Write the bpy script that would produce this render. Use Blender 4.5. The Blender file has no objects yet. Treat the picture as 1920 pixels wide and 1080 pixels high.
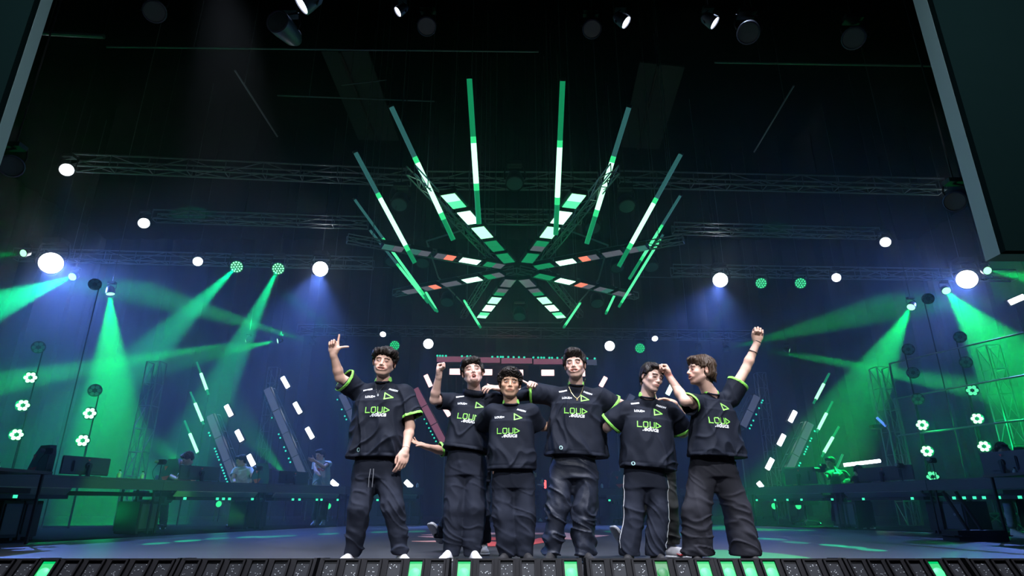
import bpy, bmesh, math, random
import numpy as np
from mathutils import Vector, Matrix, Euler
from mathutils.bvhtree import BVHTree
random.seed(7); rng = np.random.default_rng(7)
SC = bpy.context.scene
COL = SC.collection
PI = math.pi

# ------------------------------------------------------------------ camera
FPX, TILT, CAMH = 1147.0, math.radians(19.5), 0.45
cd = bpy.data.cameras.new('camera'); cam = bpy.data.objects.new('camera', cd); COL.objects.link(cam)
cd.sensor_width = 36.0; cd.lens = FPX/1920*36; cd.clip_start = 0.05; cd.clip_end = 200
cam.location = (0, 0, CAMH); cam.rotation_euler = (PI/2 + TILT, 0, 0)
SC.camera = cam
_c, _s = math.cos(TILT), math.sin(TILT)
def ray(px, py):
    u = (px-960)/FPX; v = (540-py)/FPX
    return Vector((u, _c - v*_s, _s + v*_c))
def at(px, py, y=None, z=None):
    """world point seen at photo pixel (px,py), at forward distance y or at height z"""
    d = ray(px, py)
    t = y/d.y if y is not None else (z-CAMH)/d.z
    return Vector((0, 0, CAMH)) + d*t

# ------------------------------------------------------------------ world, view, render look
w = bpy.data.worlds.new('world'); SC.world = w; w.use_nodes = True
w.node_tree.nodes['Background'].inputs[0].default_value = (0.02, 0.03, 0.06, 1)
w.node_tree.nodes['Background'].inputs[1].default_value = 0.05
SC.view_settings.view_transform = 'Standard'; SC.view_settings.look = 'None'
SC.view_settings.gamma = 1; SC.view_settings.use_curve_mapping = False
SC.view_settings.exposure = 0.0
cy = SC.cycles
cy.max_bounces = 5; cy.diffuse_bounces = 2; cy.glossy_bounces = 2; cy.transmission_bounces = 4
cy.volume_bounces = 0; cy.transparent_max_bounces = 6
cy.sample_clamp_direct = 0; cy.sample_clamp_indirect = 2.0
cy.caustics_reflective = False; cy.caustics_refractive = False
cy.use_denoising = True
cy.use_light_tree = True

# ------------------------------------------------------------------ lights of the show
BG, BB = 430.0, 5.2
GREEN = (0.0, 1.0, 0.13); TEAL = (0.0, 0.95, 0.30); BLUEW = (0.13, 0.26, 1.0); COOL = (0.80, 0.88, 1.0)
def lamp_light(name, p, tgt, power, color, half_deg, blend=0.25, radius=0.05, falloff='linear'):
    l = bpy.data.lights.new(name, 'SPOT'); l.energy = power; l.color = color
    l.spot_size = 2*math.radians(half_deg); l.spot_blend = blend; l.shadow_soft_size = radius
    if falloff:
        l.use_nodes = True; nt = l.node_tree; em = nt.nodes['Emission']
        f = nt.nodes.new('ShaderNodeLightFalloff'); f.inputs[0].default_value = 1.0; f.inputs[1].default_value = 0.0
        nt.links.new(f.outputs[{'quadratic': 0, 'linear': 1, 'constant': 2}[falloff]], em.inputs[1])
    o = bpy.data.objects.new(name, l); COL.objects.link(o); o.location = p
    o.rotation_euler = (Vector(tgt)-Vector(p)).to_track_quat('-Z', 'Y').to_euler()
    return o
def point_light(name, p, power, color, radius=0.05):
    l = bpy.data.lights.new(name, 'POINT'); l.energy = power; l.color = color; l.shadow_soft_size = radius
    o = bpy.data.objects.new(name, l); COL.objects.link(o); o.location = p
    return o
def area_light(name, p, tgt, power, color, sx, sy):
    l = bpy.data.lights.new(name, 'AREA'); l.shape = 'RECTANGLE'; l.size = sx; l.size_y = sy; l.energy = power; l.color = color
    o = bpy.data.objects.new(name, l); COL.objects.link(o); o.location = p
    o.rotation_euler = (Vector(tgt)-Vector(p)).to_track_quat('-Z', 'Y').to_euler()
    return o

# front-of-house key lamps over the audience
lamp_light('key_light', (2.4, -3.2, 7.4), (0.35, 5.5, 0.85), 3900, (0.95, 0.96, 1.0), 12.5, 0.25, 0.16, None)
lamp_light('key_light', (-3.4, -4.0, 5.6), (0.2, 5.5, 0.9), 1300, (0.86, 0.92, 1.0), 13, 0.4, 0.2, None)

# (name, px, py, place, target px, py, place, power, colour, half angle, blend)
Z, Y = 'z', 'y'
def place(px, py, k, v): return at(px, py, **{k: v})
BEAMS = [
 # green shafts, left
 (40, 475, Z, 7.0, -160, 492, Y, 13.0, 26, GREEN, 4.5, .35),
 (133, 520, Z, 6.6, -40, 585, Y, 13.5, 30, TEAL, 7.5, .35),
 (207, 555, Z, 6.0, 205, 900, Y, 16.0, 30, GREEN, 13, .45),
 (441, 503, Z, 7.0, 250, 690, Y, 16.0, 34, TEAL, 9.5, .5),
 (520, 507, Z, 7.0, 425, 700, Y, 16.5, 30, TEAL, 8, .5),
 (579, 640, Y, 20, 400, 588, Y, 20.0, 70, GREEN, 5, .5),
 (517, 640, Y, 20, 350, 672, Y, 18.5, 12, GREEN, 8, .6),
 (457, 640, Y, 20, 60, 708, Y, 17.5, 100, GREEN, 3.4, .3),
 (640, 637, Y, 20, 560, 570, Y, 21.0, 24, TEAL, 3.5, .5),
 (537, 892, Y, 19, 470, 815, Y, 20.5, 8.0, GREEN, 9, .6),
 (345, 868, Y, 15, 190, 770, Y, 17.0, 5, GREEN, 10, .6),
 # green shafts, right
 (1313, 650, Y, 20, 1345, 600, Y, 21.0, 8, TEAL, 3.5, .5),
 (1368, 653, Y, 20, 1610, 590, Y, 21.0, 40, GREEN, 5.5, .6),
 (1427, 656, Y, 20, 1720, 706, Y, 18.5, 55, GREEN, 3.4, .4),
 (1484, 658, Y, 20, 1700, 705, Y, 18.5, 45, GREEN, 3.6, .4),
 (1707, 578, Z, 6.0, 1575, 815, Y, 15.0, 15, GREEN, 8.5, .35),
 (1776, 547, Z, 6.2, 1925, 720, Y, 13.0, 17, GREEN, 10, .35),
 (1854, 508, Z, 6.8, 2040, 540, Y, 13.0, 20, GREEN, 5, .35),
 # cold white and blue washes
 (97, 495, Z, 7.0, 300, 760, Y, 14.0, 900, BLUEW, 38, .9),
 (600, 507, Z, 7.0, 540, 760, Y, 15.0, 600, BLUEW, 34, .9),
 (1350, 527, Z, 7.0, 1290, 760, Y, 15.0, 350, BLUEW, 30, .9),
 (1812, 525, Z, 7.0, 1640, 720, Y, 14.0, 450, BLUEW, 34, .9),
 (803, 646, Y, 24, 790, 800, Y, 20.0, 22, BLUEW, 14, .6),
 (1143, 650, Y, 24, 1130, 800, Y, 20.0, 22, BLUEW, 14, .6),
 (125, 320, Z, 7.0, 121, 560, Z, 3.0, 8, BLUEW, 6, .7),
 (270, 420, Z, 7.0, 300, 640, Z, 3.0, 8, BLUEW, 6, .7),
 (371, 491, Z, 7.0, 400, 640, Z, 3.0, 4, BLUEW, 6, .7),
 (1660, 455, Z, 7.0, 1628, 640, Z, 3.0, 7, BLUEW, 6, .7),
 (1568, 521, Z, 7.0, 1540, 640, Z, 3.0, 2, BLUEW, 6, .7),
]
for (px, py, k, v, qx, qy, k2, v2, pw, cl, ha, bl) in BEAMS:
    green = cl in (GREEN, TEAL)
    lamp_light('beam_light', place(px, py, k, v), place(qx, qy, k2, v2), pw*(BG if green else BB)*(3.2 if (green and ha > 6) else 1), cl, ha, bl, 0.04, 'linear' if ((green and ha <= 6) or (not green and ha < 20)) else None)

# ------------------------------------------------------------------ materials
MATS = {}
def mat(name, col, rough=.6, metal=0.0, noise=0.0, nscale=40.0, bump=0.0, bscale=200.0, spec=0.5, sheen=0.0, sss=0.0, attr=None, col2=None):
    if name in MATS: return MATS[name]
    m = bpy.data.materials.new(name); m.use_nodes = True; nt = m.node_tree
    b = nt.nodes['Principled BSDF']; L = nt.links.new
    b.inputs['Base Color'].default_value = (*col, 1); b.inputs['Roughness'].default_value = rough
    b.inputs['Metallic'].default_value = metal; b.inputs['Specular IOR Level'].default_value = spec
    if sheen: b.inputs['Sheen Weight'].default_value = sheen; b.inputs['Sheen Roughness'].default_value = .5
    tc = nt.nodes.new('ShaderNodeTexCoord')
    src = None
    if noise or col2:
        n = nt.nodes.new('ShaderNodeTexNoise'); n.inputs['Scale'].default_value = nscale; n.inputs['Detail'].default_value = 5
        L(tc.outputs['Object'], n.inputs['Vector'])
        r = nt.nodes.new('ShaderNodeMixRGB'); c2 = col2 or tuple(max(0, c*(1-noise)) for c in col)
        r.inputs[1].default_value = (*col, 1); r.inputs[2].default_value = (*c2, 1)
        L(n.outputs['Fac'], r.inputs[0]); L(r.outputs[0], b.inputs['Base Color']); src = r
    if attr:
        a = nt.nodes.new('ShaderNodeAttribute'); a.attribute_name = attr
        r = nt.nodes.new('ShaderNodeMixRGB'); r.blend_type = 'MULTIPLY'; r.inputs[0].default_value = 1
        if src: L(src.outputs[0], r.inputs[1])
        else: r.inputs[1].default_value = (*col, 1)
        L(a.outputs['Color'], r.inputs[2]); L(r.outputs[0], b.inputs['Base Color'])
    if bump:
        n = nt.nodes.new('ShaderNodeTexNoise'); n.inputs['Scale'].default_value = bscale; n.inputs['Detail'].default_value = 3
        L(tc.outputs['Object'], n.inputs['Vector'])
        bp = nt.nodes.new('ShaderNodeBump'); bp.inputs['Strength'].default_value = bump; bp.inputs['Distance'].default_value = .004
        L(n.outputs['Fac'], bp.inputs['Height']); L(bp.outputs[0], b.inputs['Normal'])
    MATS[name] = m; return m
def glow(name, col, strength, sample=False):
    if name in MATS: return MATS[name]
    m = bpy.data.materials.new(name); m.use_nodes = True; nt = m.node_tree
    b = nt.nodes['Principled BSDF']; b.inputs['Base Color'].default_value = (.02, .02, .02, 1)
    b.inputs['Emission Color'].default_value = (*col, 1); b.inputs['Emission Strength'].default_value = strength
    m.cycles.emission_sampling = 'FRONT_BACK' if sample else 'NONE'
    MATS[name] = m; return m
BLACK = mat('black_metal', (.012, .013, .015), .45, .3)
RIG = mat('dark_aluminium', (.22, .23, .25), .42, .7)
MATTE = mat('black_plastic', (.012, .012, .014), .55)
GREY = mat('grey_plastic', (.16, .17, .20), .5)

# ------------------------------------------------------------------ scene records
def tag(o, label=None, cat=None, group=None, kind=None):
    if label: o['label'] = label
    if cat: o['category'] = cat
    if group: o['group'] = group
    if kind: o['kind'] = kind
    return o
def empty(name, loc=(0, 0, 0), label=None, cat=None, group=None, rot=None):
    o = bpy.data.objects.new(name, None); COL.objects.link(o); o.location = loc
    o.empty_display_size = .1
    if rot is not None: o.rotation_euler = rot
    return tag(o, label, cat, group)
def link(name, me, m, parent=None, world=True):
    """link mesh; if parent given and world, mesh data are in world coordinates"""
    o = bpy.data.objects.new(name, me); COL.objects.link(o)
    if m is not None and len(me.materials) == 0: me.materials.append(m)
    if parent is not None:
        o.parent = parent
        if world: o.matrix_parent_inverse = pmat(parent).inverted()
    return o
def pmat(o):
    M = Matrix.LocRotScale(o.location, o.rotation_euler, o.scale)
    return (pmat(o.parent) @ o.matrix_parent_inverse @ M) if o.parent else M
def frame(z, x=None):
    z = Vector(z).normalized()
    if x is None: x = Vector((1, 0, 0)) if abs(z.x) < .9 else Vector((0, 1, 0))
    x = Vector(x); x = (x - z*x.dot(z)).normalized(); y = z.cross(x)
    return Matrix((x, y, z)).transposed()

class MB:
    """collects simple solids and links them as one mesh"""
    def __init__(s): s.bm = bmesh.new()
    def box(s, a, b, bevel=0, M=None):
        r = bmesh.ops.create_cube(s.bm, size=1)['verts']
        for v in r: v.co = Vector([a[i] + (b[i]-a[i])*(v.co[i]+.5) for i in range(3)])
        if bevel:
            e = list({e for v in r for e in v.link_edges})
            o = bmesh.ops.bevel(s.bm, geom=e, offset=bevel, segments=2, affect='EDGES')
            r = list({v for f in o['faces'] for v in f.verts} | {v for v in r if v.is_valid})
        if M is not None:
            for v in r: v.co = M @ v.co
        return s
    def tube(s, p, q, r, r2=None, n=8, cap=True):
        p = Vector(p); q = Vector(q); R = frame(q-p); r2 = r if r2 is None else r2
        A = [s.bm.verts.new(p + R @ Vector((math.cos(2*PI*i/n)*r, math.sin(2*PI*i/n)*r, 0))) for i in range(n)]
        B = [s.bm.verts.new(q + R @ Vector((math.cos(2*PI*i/n)*r2, math.sin(2*PI*i/n)*r2, 0))) for i in range(n)]
        for i in range(n): s.bm.faces.new((A[i], A[(i+1) % n], B[(i+1) % n], B[i]))
        if cap: s.bm.faces.new(A[::-1]); s.bm.faces.new(B)
        return s
    def lathe(s, prof, M=None, n=20):
        """prof: (r, z) pairs, closed at both ends"""
        M = M or Matrix.Identity(4); rings = []
        for r, z in prof: rings.append([s.bm.verts.new(M @ Vector((math.cos(2*PI*i/n)*r, math.sin(2*PI*i/n)*r, z))) for i in range(n)])
        for A, B in zip(rings, rings[1:]):
            for i in range(n): s.bm.faces.new((A[i], A[(i+1) % n], B[(i+1) % n], B[i]))
        s.bm.faces.new(rings[0][::-1]); s.bm.faces.new(rings[-1]); return s
    def path(s, pts, r, n=6):
        for a, b in zip(pts, pts[1:]): s.tube(a, b, r, n=n)
        return s
    def prism(s, pts, ax, d):
        """extrude polygon pts (3D) by vector"""
        d = Vector(ax).normalized()*d
        A = [s.bm.verts.new(Vector(p)) for p in pts]; B = [s.bm.verts.new(Vector(p)+d) for p in pts]; n = len(pts)
        s.bm.faces.new(A[::-1]); s.bm.faces.new(B)
        for i in range(n): s.bm.faces.new((A[i], A[(i+1) % n], B[(i+1) % n], B[i]))
        return s
    def mesh(s, name, smooth=False):
        bmesh.ops.recalc_face_normals(s.bm, faces=s.bm.faces)
        me = bpy.data.meshes.new(name); s.bm.to_mesh(me); s.bm.free()
        if smooth:
            me.polygons.foreach_set('use_smooth', np.ones(len(me.polygons), bool))
            try: me.set_sharp_from_angle(angle=math.radians(40))
            except Exception: pass
        return me
    def build(s, name, m, parent=None, smooth=False, world=False):
        return link(name, s.mesh(name, smooth), m, parent, world)

# ------------------------------------------------------------------ numpy noise and signed-distance modelling
_perm = rng.random((32, 32, 32)).astype(np.float32)
def vnoise(P):
    i = np.floor(P).astype(np.int32); f = (P - i).astype(np.float32); f = f*f*(3-2*f)
    x0, y0, z0 = (i[..., a] & 31 for a in range(3)); x1, y1, z1 = (x0+1) & 31, (y0+1) & 31, (z0+1) & 31
    fx, fy, fz = f[..., 0], f[..., 1], f[..., 2]
    def L(a, b, t): return a + (b-a)*t
    return L(L(L(_perm[x0, y0, z0], _perm[x1, y0, z0], fx), L(_perm[x0, y1, z0], _perm[x1, y1, z0], fx), fy),
             L(L(_perm[x0, y0, z1], _perm[x1, y0, z1], fx), L(_perm[x0, y1, z1], _perm[x1, y1, z1], fx), fy), fz)*2-1

class Vol:
    def __init__(s, lo, hi, res):
        s.res = res; s.lo = np.array(lo, np.float32); n = np.ceil((np.array(hi)-np.array(lo))/res).astype(int)+1
        s.F = np.full(n, 1.0, np.float32); s.n = n
    def sub(s, lo, hi):
        a = np.clip(np.floor((np.array(lo)-s.lo)/s.res).astype(int), 0, s.n); b = np.clip(np.ceil((np.array(hi)-s.lo)/s.res).astype(int)+1, 0, s.n)
        if (b <= a).any(): return None, None
        g = [s.lo[i] + s.res*np.arange(a[i], b[i], dtype=np.float32) for i in range(3)]
        return tuple(slice(a[i], b[i]) for i in range(3)), (g[0][:, None, None], g[1][None, :, None], g[2][None, None, :])
    def put(s, sl, d, k, cut=False):
        A = s.F[sl]
        if cut:
            d = -d
            if k: h = np.clip(.5-.5*(d-A)/k, 0, 1); s.F[sl] = d*(1-h)+A*h + k*h*(1-h)
            else: s.F[sl] = np.maximum(A, d)
        else:
            if k: h = np.clip(.5+.5*(d-A)/k, 0, 1); s.F[sl] = d*(1-h)+A*h - k*h*(1-h)
            else: s.F[sl] = np.minimum(A, d)
    def cone(s, a, b, ra, rb=None, k=.01, cut=False, flat=False, shell=0):
        rb = ra if rb is None else rb; a = np.array(a, np.float32); b = np.array(b, np.float32); m = max(ra, rb)+k+2*s.res
        sl, g = s.sub(np.minimum(a, b)-m, np.maximum(a, b)+m)
        if sl is None: return s
        ba = b-a; L = max(float(ba@ba), 1e-9)
        x, y, z = g[0]-a[0], g[1]-a[1], g[2]-a[2]
        t = np.clip((x*ba[0]+y*ba[1]+z*ba[2])/L, 0, 1)
        d = np.sqrt((x-t*ba[0])**2+(y-t*ba[1])**2+(z-t*ba[2])**2)-(ra+(rb-ra)*t)
        if shell: d = np.maximum(d, -d-shell)
        if flat:
            tt = (x*ba[0]+y*ba[1]+z*ba[2])/math.sqrt(L); d = np.maximum(d, tt-math.sqrt(L))
            if flat == 2: d = np.maximum(d, -tt)
        s.put(sl, d, k, cut); return s
    def ell(s, c, r, R=None, k=.01, cut=False, p=2.0):
        c = np.array(c, np.float32); r = np.array(r, np.float32); m = float(max(r))*(1.0 if p == 2 else 1.25)+k+2*s.res
        sl, g = s.sub(c-m, c+m)
        if sl is None: return s
        x, y, z = g[0]-c[0], g[1]-c[1], g[2]-c[2]
        if R is not None:
            R = np.array(R, np.float32)
            x, y, z = (R[0, i]*x+R[1, i]*y+R[2, i]*z for i in range(3))
        if p == 2.0:
            k0 = np.sqrt((x/r[0])**2+(y/r[1])**2+(z/r[2])**2); k1 = np.sqrt((x/r[0]**2)**2+(y/r[1]**2)**2+(z/r[2]**2)**2)
            d = k0*(k0-1)/np.maximum(k1, 1e-6)
        else:
            k0 = (np.abs(x/r[0])**p+np.abs(y/r[1])**p+np.abs(z/r[2])**p)**(1/p); d = (k0-1)*float(min(r))
        s.put(sl, d.astype(np.float32), k, cut); return s
    def loft(s, secs, R, k=.02, p=2.4, capk=.0):
        """secs: list of (centre, halfwidth, halfdepth) along a polyline; R columns: side, forward, up(axis-ish)"""
        C = [np.array(q[0], np.float32) for q in secs]; side = np.array(R.col[0], np.float32); fwd = np.array(R.col[1], np.float32)
        m = max(q[1] for q in secs)+k+2*s.res; sl, g = s.sub(np.min(C, 0)-m, np.max(C, 0)+m)
        if sl is None: return s
        D = None
        for (a, b), (qa, qb) in zip(zip(C, C[1:]), zip(secs, secs[1:])):
            ba = b-a; L = float(ba@ba); x, y, z = g[0]-a[0], g[1]-a[1], g[2]-a[2]
            tt = (x*ba[0]+y*ba[1]+z*ba[2])/L; t = np.clip(tt, 0, 1)
            X, Yv, Zv = x-t*ba[0], y-t*ba[1], z-t*ba[2]
            u = X*side[0]+Yv*side[1]+Zv*side[2]; v = X*fwd[0]+Yv*fwd[1]+Zv*fwd[2]
            hw = qa[1]+(qb[1]-qa[1])*t; hd = qa[2]+(qb[2]-qa[2])*t
            d = ((np.abs(u/hw)**p+np.abs(v/hd)**p)**(1/p)-1)*np.minimum(hw, hd)
            over = np.abs(tt-t)*math.sqrt(L)
            d = np.where(over > .012, np.maximum(d, over-.012), d); D = d if D is None else np.minimum(D, d)
        s.put(sl, D.astype(np.float32), k)
        return s
    def plane_cut(s, p, n, lo=None, hi=None):
        """remove everything on the +n side of the plane (inside the given box)"""
        p = np.array(p, np.float32); n = np.array(Vector(n).normalized(), np.float32)
        sl, g = s.sub(s.lo if lo is None else lo, s.lo+s.res*s.n if hi is None else hi)
        if sl is None: return s
        d = (g[0]-p[0])*n[0]+(g[1]-p[1])*n[1]+(g[2]-p[2])*n[2]
        s.F[sl] = np.maximum(s.F[sl], d); return s
    def displace(s, fn):
        I = np.argwhere(np.abs(s.F) < 4*s.res+.02)
        P = s.lo + I*s.res
        s.F[tuple(I.T)] -= fn(P.astype(np.float32)); return s
    def net(s):
        F = s.F; F[0] = F[-1] = 1; F[:, 0] = F[:, -1] = 1; F[:, :, 0] = F[:, :, -1] = 1
        ins = F < 0
        c = np.zeros(tuple(np.array(F.shape)-1), np.uint8)
        for dx in (0, 1):
            for dy in (0, 1):
                for dz in (0, 1): c += ins[dx:F.shape[0]-1+dx, dy:F.shape[1]-1+dy, dz:F.shape[2]-1+dz]
        act = (c > 0) & (c < 8); I = np.argwhere(act); idx = np.full(c.shape, -1, np.int32); idx[act] = np.arange(len(I))
        acc = np.zeros((len(I), 3), np.float32); cnt = np.zeros(len(I), np.float32)
        cor = [(i, j, k) for i in (0, 1) for j in (0, 1) for k in (0, 1)]
        val = {q: F[I[:, 0]+q[0], I[:, 1]+q[1], I[:, 2]+q[2]] for q in cor}
        for q in cor:
            for ax in range(3):
                if q[ax]: continue
                r = list(q); r[ax] = 1; r = tuple(r); a, b = val[q], val[r]; m = (a < 0) != (b < 0)
                t = np.where(m, a/np.where(m, a-b, 1), 0)
                pt = np.tile(np.array(q, np.float32), (len(I), 1)); pt[:, ax] = t
                acc += pt*m[:, None]; cnt += m
        V = s.lo + s.res*(I + acc/cnt[:, None])
        quads = []
        for ax in range(3):
            o = [a for a in range(3) if a != ax]
            sa = [slice(None)]*3; sb = [slice(None)]*3; sa[ax] = slice(0, -1); sb[ax] = slice(1, None)
            m = ins[tuple(sa)] != ins[tuple(sb)]; E = np.argwhere(m)
            up = ins[tuple(E.T)]
            def cell(d0, d1):
                Q = E.copy(); Q[:, o[0]] -= d0; Q[:, o[1]] -= d1; return idx[tuple(Q.T)]
            q = np.stack([cell(1, 1), cell(0, 1), cell(0, 0), cell(1, 0)], 1)
            if ax == 1: up = ~up
            q = np.where(up[:, None], q, q[:, ::-1]); quads.append(q)
        return V.astype(np.float32), np.concatenate(quads)

def vnormals(V, Q):
    n = np.cross(V[Q[:, 2]]-V[Q[:, 0]], V[Q[:, 3]]-V[Q[:, 1]]); N = np.zeros_like(V)
    for i in range(4): np.add.at(N, Q[:, i], n)
    return N/np.maximum(np.linalg.norm(N, axis=1, keepdims=True), 1e-9)
def relax(V, Q, it=2, w=.5):
    E = np.concatenate([Q[:, [0, 1]], Q[:, [1, 2]], Q[:, [2, 3]], Q[:, [3, 0]]])
    n = len(V); cnt = np.bincount(E[:, 0], minlength=n)+np.bincount(E[:, 1], minlength=n)
    for _ in range(it):
        S = np.stack([np.bincount(E[:, 0], V[E[:, 1], a], n)+np.bincount(E[:, 1], V[E[:, 0], a], n) for a in range(3)], 1)
        V = V + w*(S/np.maximum(cnt, 1)[:, None]-V)
    return V.astype(np.float32)
def np_mesh(name, V, Q, col=None):
    me = bpy.data.meshes.new(name); me.vertices.add(len(V)); me.vertices.foreach_set('co', np.ascontiguousarray(V, np.float32).ravel())
    me.loops.add(Q.size); me.loops.foreach_set('vertex_index', Q.astype(np.int32).ravel())
    me.polygons.add(len(Q)); me.polygons.foreach_set('loop_start', np.arange(0, Q.size, Q.shape[1], dtype=np.int32))
    me.polygons.foreach_set('use_smooth', np.ones(len(Q), bool))
    if col is not None:
        a = me.color_attributes.new('tint', 'FLOAT_COLOR', 'POINT'); c = np.ones((len(V), 4), np.float32); c[:, :3] = col; a.data.foreach_set('color', c.ravel())
    me.update(calc_edges=True); me.validate(); return me
def submesh(V, Q, mask):
    q = Q[mask]; u, inv = np.unique(q, return_inverse=True); return V[u], inv.reshape(q.shape)

# ------------------------------------------------------------------ the setting
def struct(o): o['kind'] = 'structure'; return o
FLOORM = mat('stage_vinyl', (.060, .062, .072), .45, noise=.25, nscale=2.5, bump=.15, bscale=60, spec=.2)
DRAPE = mat('black_drape', (.002, .0025, .004), 1.0, noise=.4, nscale=2, spec=0.0)
struct(MB().box((-20, 3.55, -.5), (20, 27.5, 0)).build('floor', FLOORM))
struct(MB().box((-20, -12, -1.2), (20, 3.5, -1.0)).build('floor', mat('pit_floor', (.01, .01, .011), .8)))
def drape(name, a, b, z0, z1, n):
    a, b = Vector((*a, 0)), Vector((*b, 0))
    m = MB(); d = (b-a).normalized(); d.z = 0; nn = Vector((-d.y, d.x, 0)); P_ = []
    for i in range(n+1):
        t = i/n; P_.append(a.lerp(b, t)+nn*(.10*math.sin(i*PI/2+.4*math.sin(i*.9))))
    for p, q in zip(P_, P_[1:]):
        m.bm.faces.new([m.bm.verts.new(Vector((u.x, u.y, z))) for u, z in ((p, z0), (q, z0), (q, z1), (p, z1))])
    bmesh.ops.remove_doubles(m.bm, verts=m.bm.verts, dist=.001)
    o = m.build(name, DRAPE, smooth=True); return struct(o)
drape('wall_back', (-19.5, 27), (19.5, 27), 0, 12.5, 160); drape('wall_left', (-19.5, 5), (-19.5, 27), 0, 12.5, 90); drape('wall_right', (19.5, 27), (19.5, 5), 0, 12.5, 90)
struct(MB().box((-20, 2, 12.5), (20, 27.5, 12.8)).build('ceiling', mat('black_ceiling', (.002, .002, .003), 1.0, noise=.4, nscale=3, spec=0.0)))
RDARK = mat('rear_floor_darkener', (.004, .005, .006), .95, noise=.4, nscale=30, spec=.05)  # dark sheet added so the rear floor stays dark under the beams
for nm, pts in (('floor_rear_left', [(-19.6, 5), (-8.6, 5), (-5.9, 8.6), (-3.6, 14.9), (-1.9, 15.0), (-1.6, 26.9), (-19.6, 26.9)]), ('floor_rear_right', [(19.6, 26.9), (1.8, 26.9), (2.1, 15.6), (5.0, 15.6), (7.3, 10.9), (10.8, 6), (19.6, 6)]), ('floor_rear_middle', [(-1.6, 17.5), (1.8, 17.5), (1.8, 26.9), (-1.6, 26.9)])):
    struct(MB().prism([Vector((a, b, -.02)) for a, b in pts], (0, 0, 1), .024).build(nm, RDARK))
# haze: smoke hanging over the rear of the stage
hm = bpy.data.materials.new('stage_haze'); hm.use_nodes = True; nt = hm.node_tree; nt.nodes.clear()
out = nt.nodes.new('ShaderNodeOutputMaterial'); vs = nt.nodes.new('ShaderNodeVolumeScatter')
vs.inputs['Density'].default_value = .0145; vs.inputs['Anisotropy'].default_value = .35; vs.inputs[0].default_value = (.85, .92, 1, 1)
nt.links.new(vs.outputs[0], out.inputs['Volume'])
tag(MB().box((-19, 7.0, .004), (19, 26.6, 7.75)).build('stage_haze', hm), 'thin smoke haze hanging over the rear of the stage', 'haze', kind='stuff')

# emblem taped on the stage floor
em = empty('floor_emblem', (0, 9, 0), 'pink and red star emblem printed on the stage floor behind the line', 'floor marking')
EMR = mat('floor_print_red', (.72, .10, .10), .5); EMP = mat('floor_print_pink', (.85, .42, .40), .5)
for pts, m in (([(790, 1003), (856, 999), (1020, 999), (1020, 1002), (860, 1002.5)], EMP), ([(783, 1006), (840, 1003.5), (870, 1009), (800, 1007.5)], EMP), ([(772, 1015), (850, 1013), (872, 1016), (800, 1016)], EMP),
               ([(858, 1010), (905, 1006), (960, 1010), (925, 1013)], EMR), ([(840, 1018), (905, 1014.5), (960, 1018), (940, 1024), (905, 1024.5), (885, 1021)], EMR),
               ([(980, 1020), (1010, 1009), (1058, 1009), (1040, 1014), (1000, 1021)], EMR), ([(1000, 999), (1060, 999), (1076, 1001), (1076, 1012), (1056, 1011), (1052, 1002.5), (1000, 1002)], EMP), ([(1112, 1003), (1142, 1004), (1112, 1008)], EMP)):
    w_ = [at(a, b, z=.002) for a, b in pts]; m_ = MB(); m_.prism(w_, (0, 0, 1), .003); m_.build('printed_patch', m, em, world=True)

# ------------------------------------------------------------------ trusses
def put(name, me, M, root, m=None):
    o = bpy.data.objects.new(name, me); COL.objects.link(o)
    if m is not None and not me.materials: me.materials.append(m)
    o.parent = root; o.matrix_parent_inverse = pmat(root).inverted(); o.matrix_basis = M; return o
_rod = {}
def rod(root, name, p, q, r, m):
    L = (Vector(q)-Vector(p)).length; k = (r, m.name)
    if k not in _rod: _rod[k] = MB().tube((0, 0, 0), (0, 0, 1), r, n=6).mesh('rod'); _rod[k].materials.append(m)
    return put(name, _rod[k], Matrix.Translation(p) @ frame(Vector(q)-Vector(p)).to_4x4() @ Matrix.Diagonal((1, 1, L, 1)), root)
def truss(p, q, label, w=.3, step=.9, up=(0, 0, 1), cr=.022, br=.012, m=RIG, name='lighting_truss', three=False):
    p, q = Vector(p), Vector(q); d = (q-p).normalized(); u = Vector(up); u = (u-d*u.dot(d)).normalized(); s = d.cross(u)
    root = empty(name, p, label, 'truss'); L = (q-p).length; n = max(2, round(L/step)); c = [s*a*w/2+u*b*w/2 for a, b in ((-1, -1), (1, -1), (1, 1), (-1, 1))]
    for k in c: rod(root, 'chord', p+k, q+k, cr, m)
    for i in range(n+1):
        a = p+d*L*i/n; b = p+d*L*min(i+1, n)/n
        for j in ((0, 1), (1, 2), (3, 0)) if not three else ((0, 1), (1, 2)):
            rod(root, 'brace', a+c[j[0]], a+c[j[1]], br, m)
            if i < n: rod(root, 'brace', a+c[j[i % 2]], b+c[j[1-i % 2]], br, m)
    if min(p.z, q.z) > 3 and abs(d.z) < .5:
        for t in (.15, .85): a = p.lerp(q, t)+u*w/2; rod(root, 'hanging_wire', a, Vector((a.x, a.y, 12.5)), .008, m)
    lo, hi_ = (p, q) if p.z < q.z else (q, p)
    if .1 < lo.z < 3:
        for e in ((lo, hi_) if abs(d.z) < .1 else (lo,)): rod(root, 'leg', e, Vector((e.x, e.y, 0)), .02, m)
    return root
truss(at(140, 305, z=8.0), at(770, 333, z=8.0), 'long dark box truss high on the left, nearest of the cross trusses')
truss(at(1160, 336, z=8.0), at(1765, 350, z=8.0), 'long dark box truss high on the right, nearest of the cross trusses')
truss(at(290, 405, z=8.0), at(690, 418, z=8.0), 'second dark cross truss on the left, behind the nearest one', .26)
truss(at(1262, 428, z=8.0), at(1645, 438, z=8.0), 'second dark cross truss on the right, behind the nearest one', .26)
truss(at(30, 478, z=7.6), at(700, 494, z=7.6), 'left half of the truss carrying the big white and green washes', .3)
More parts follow.
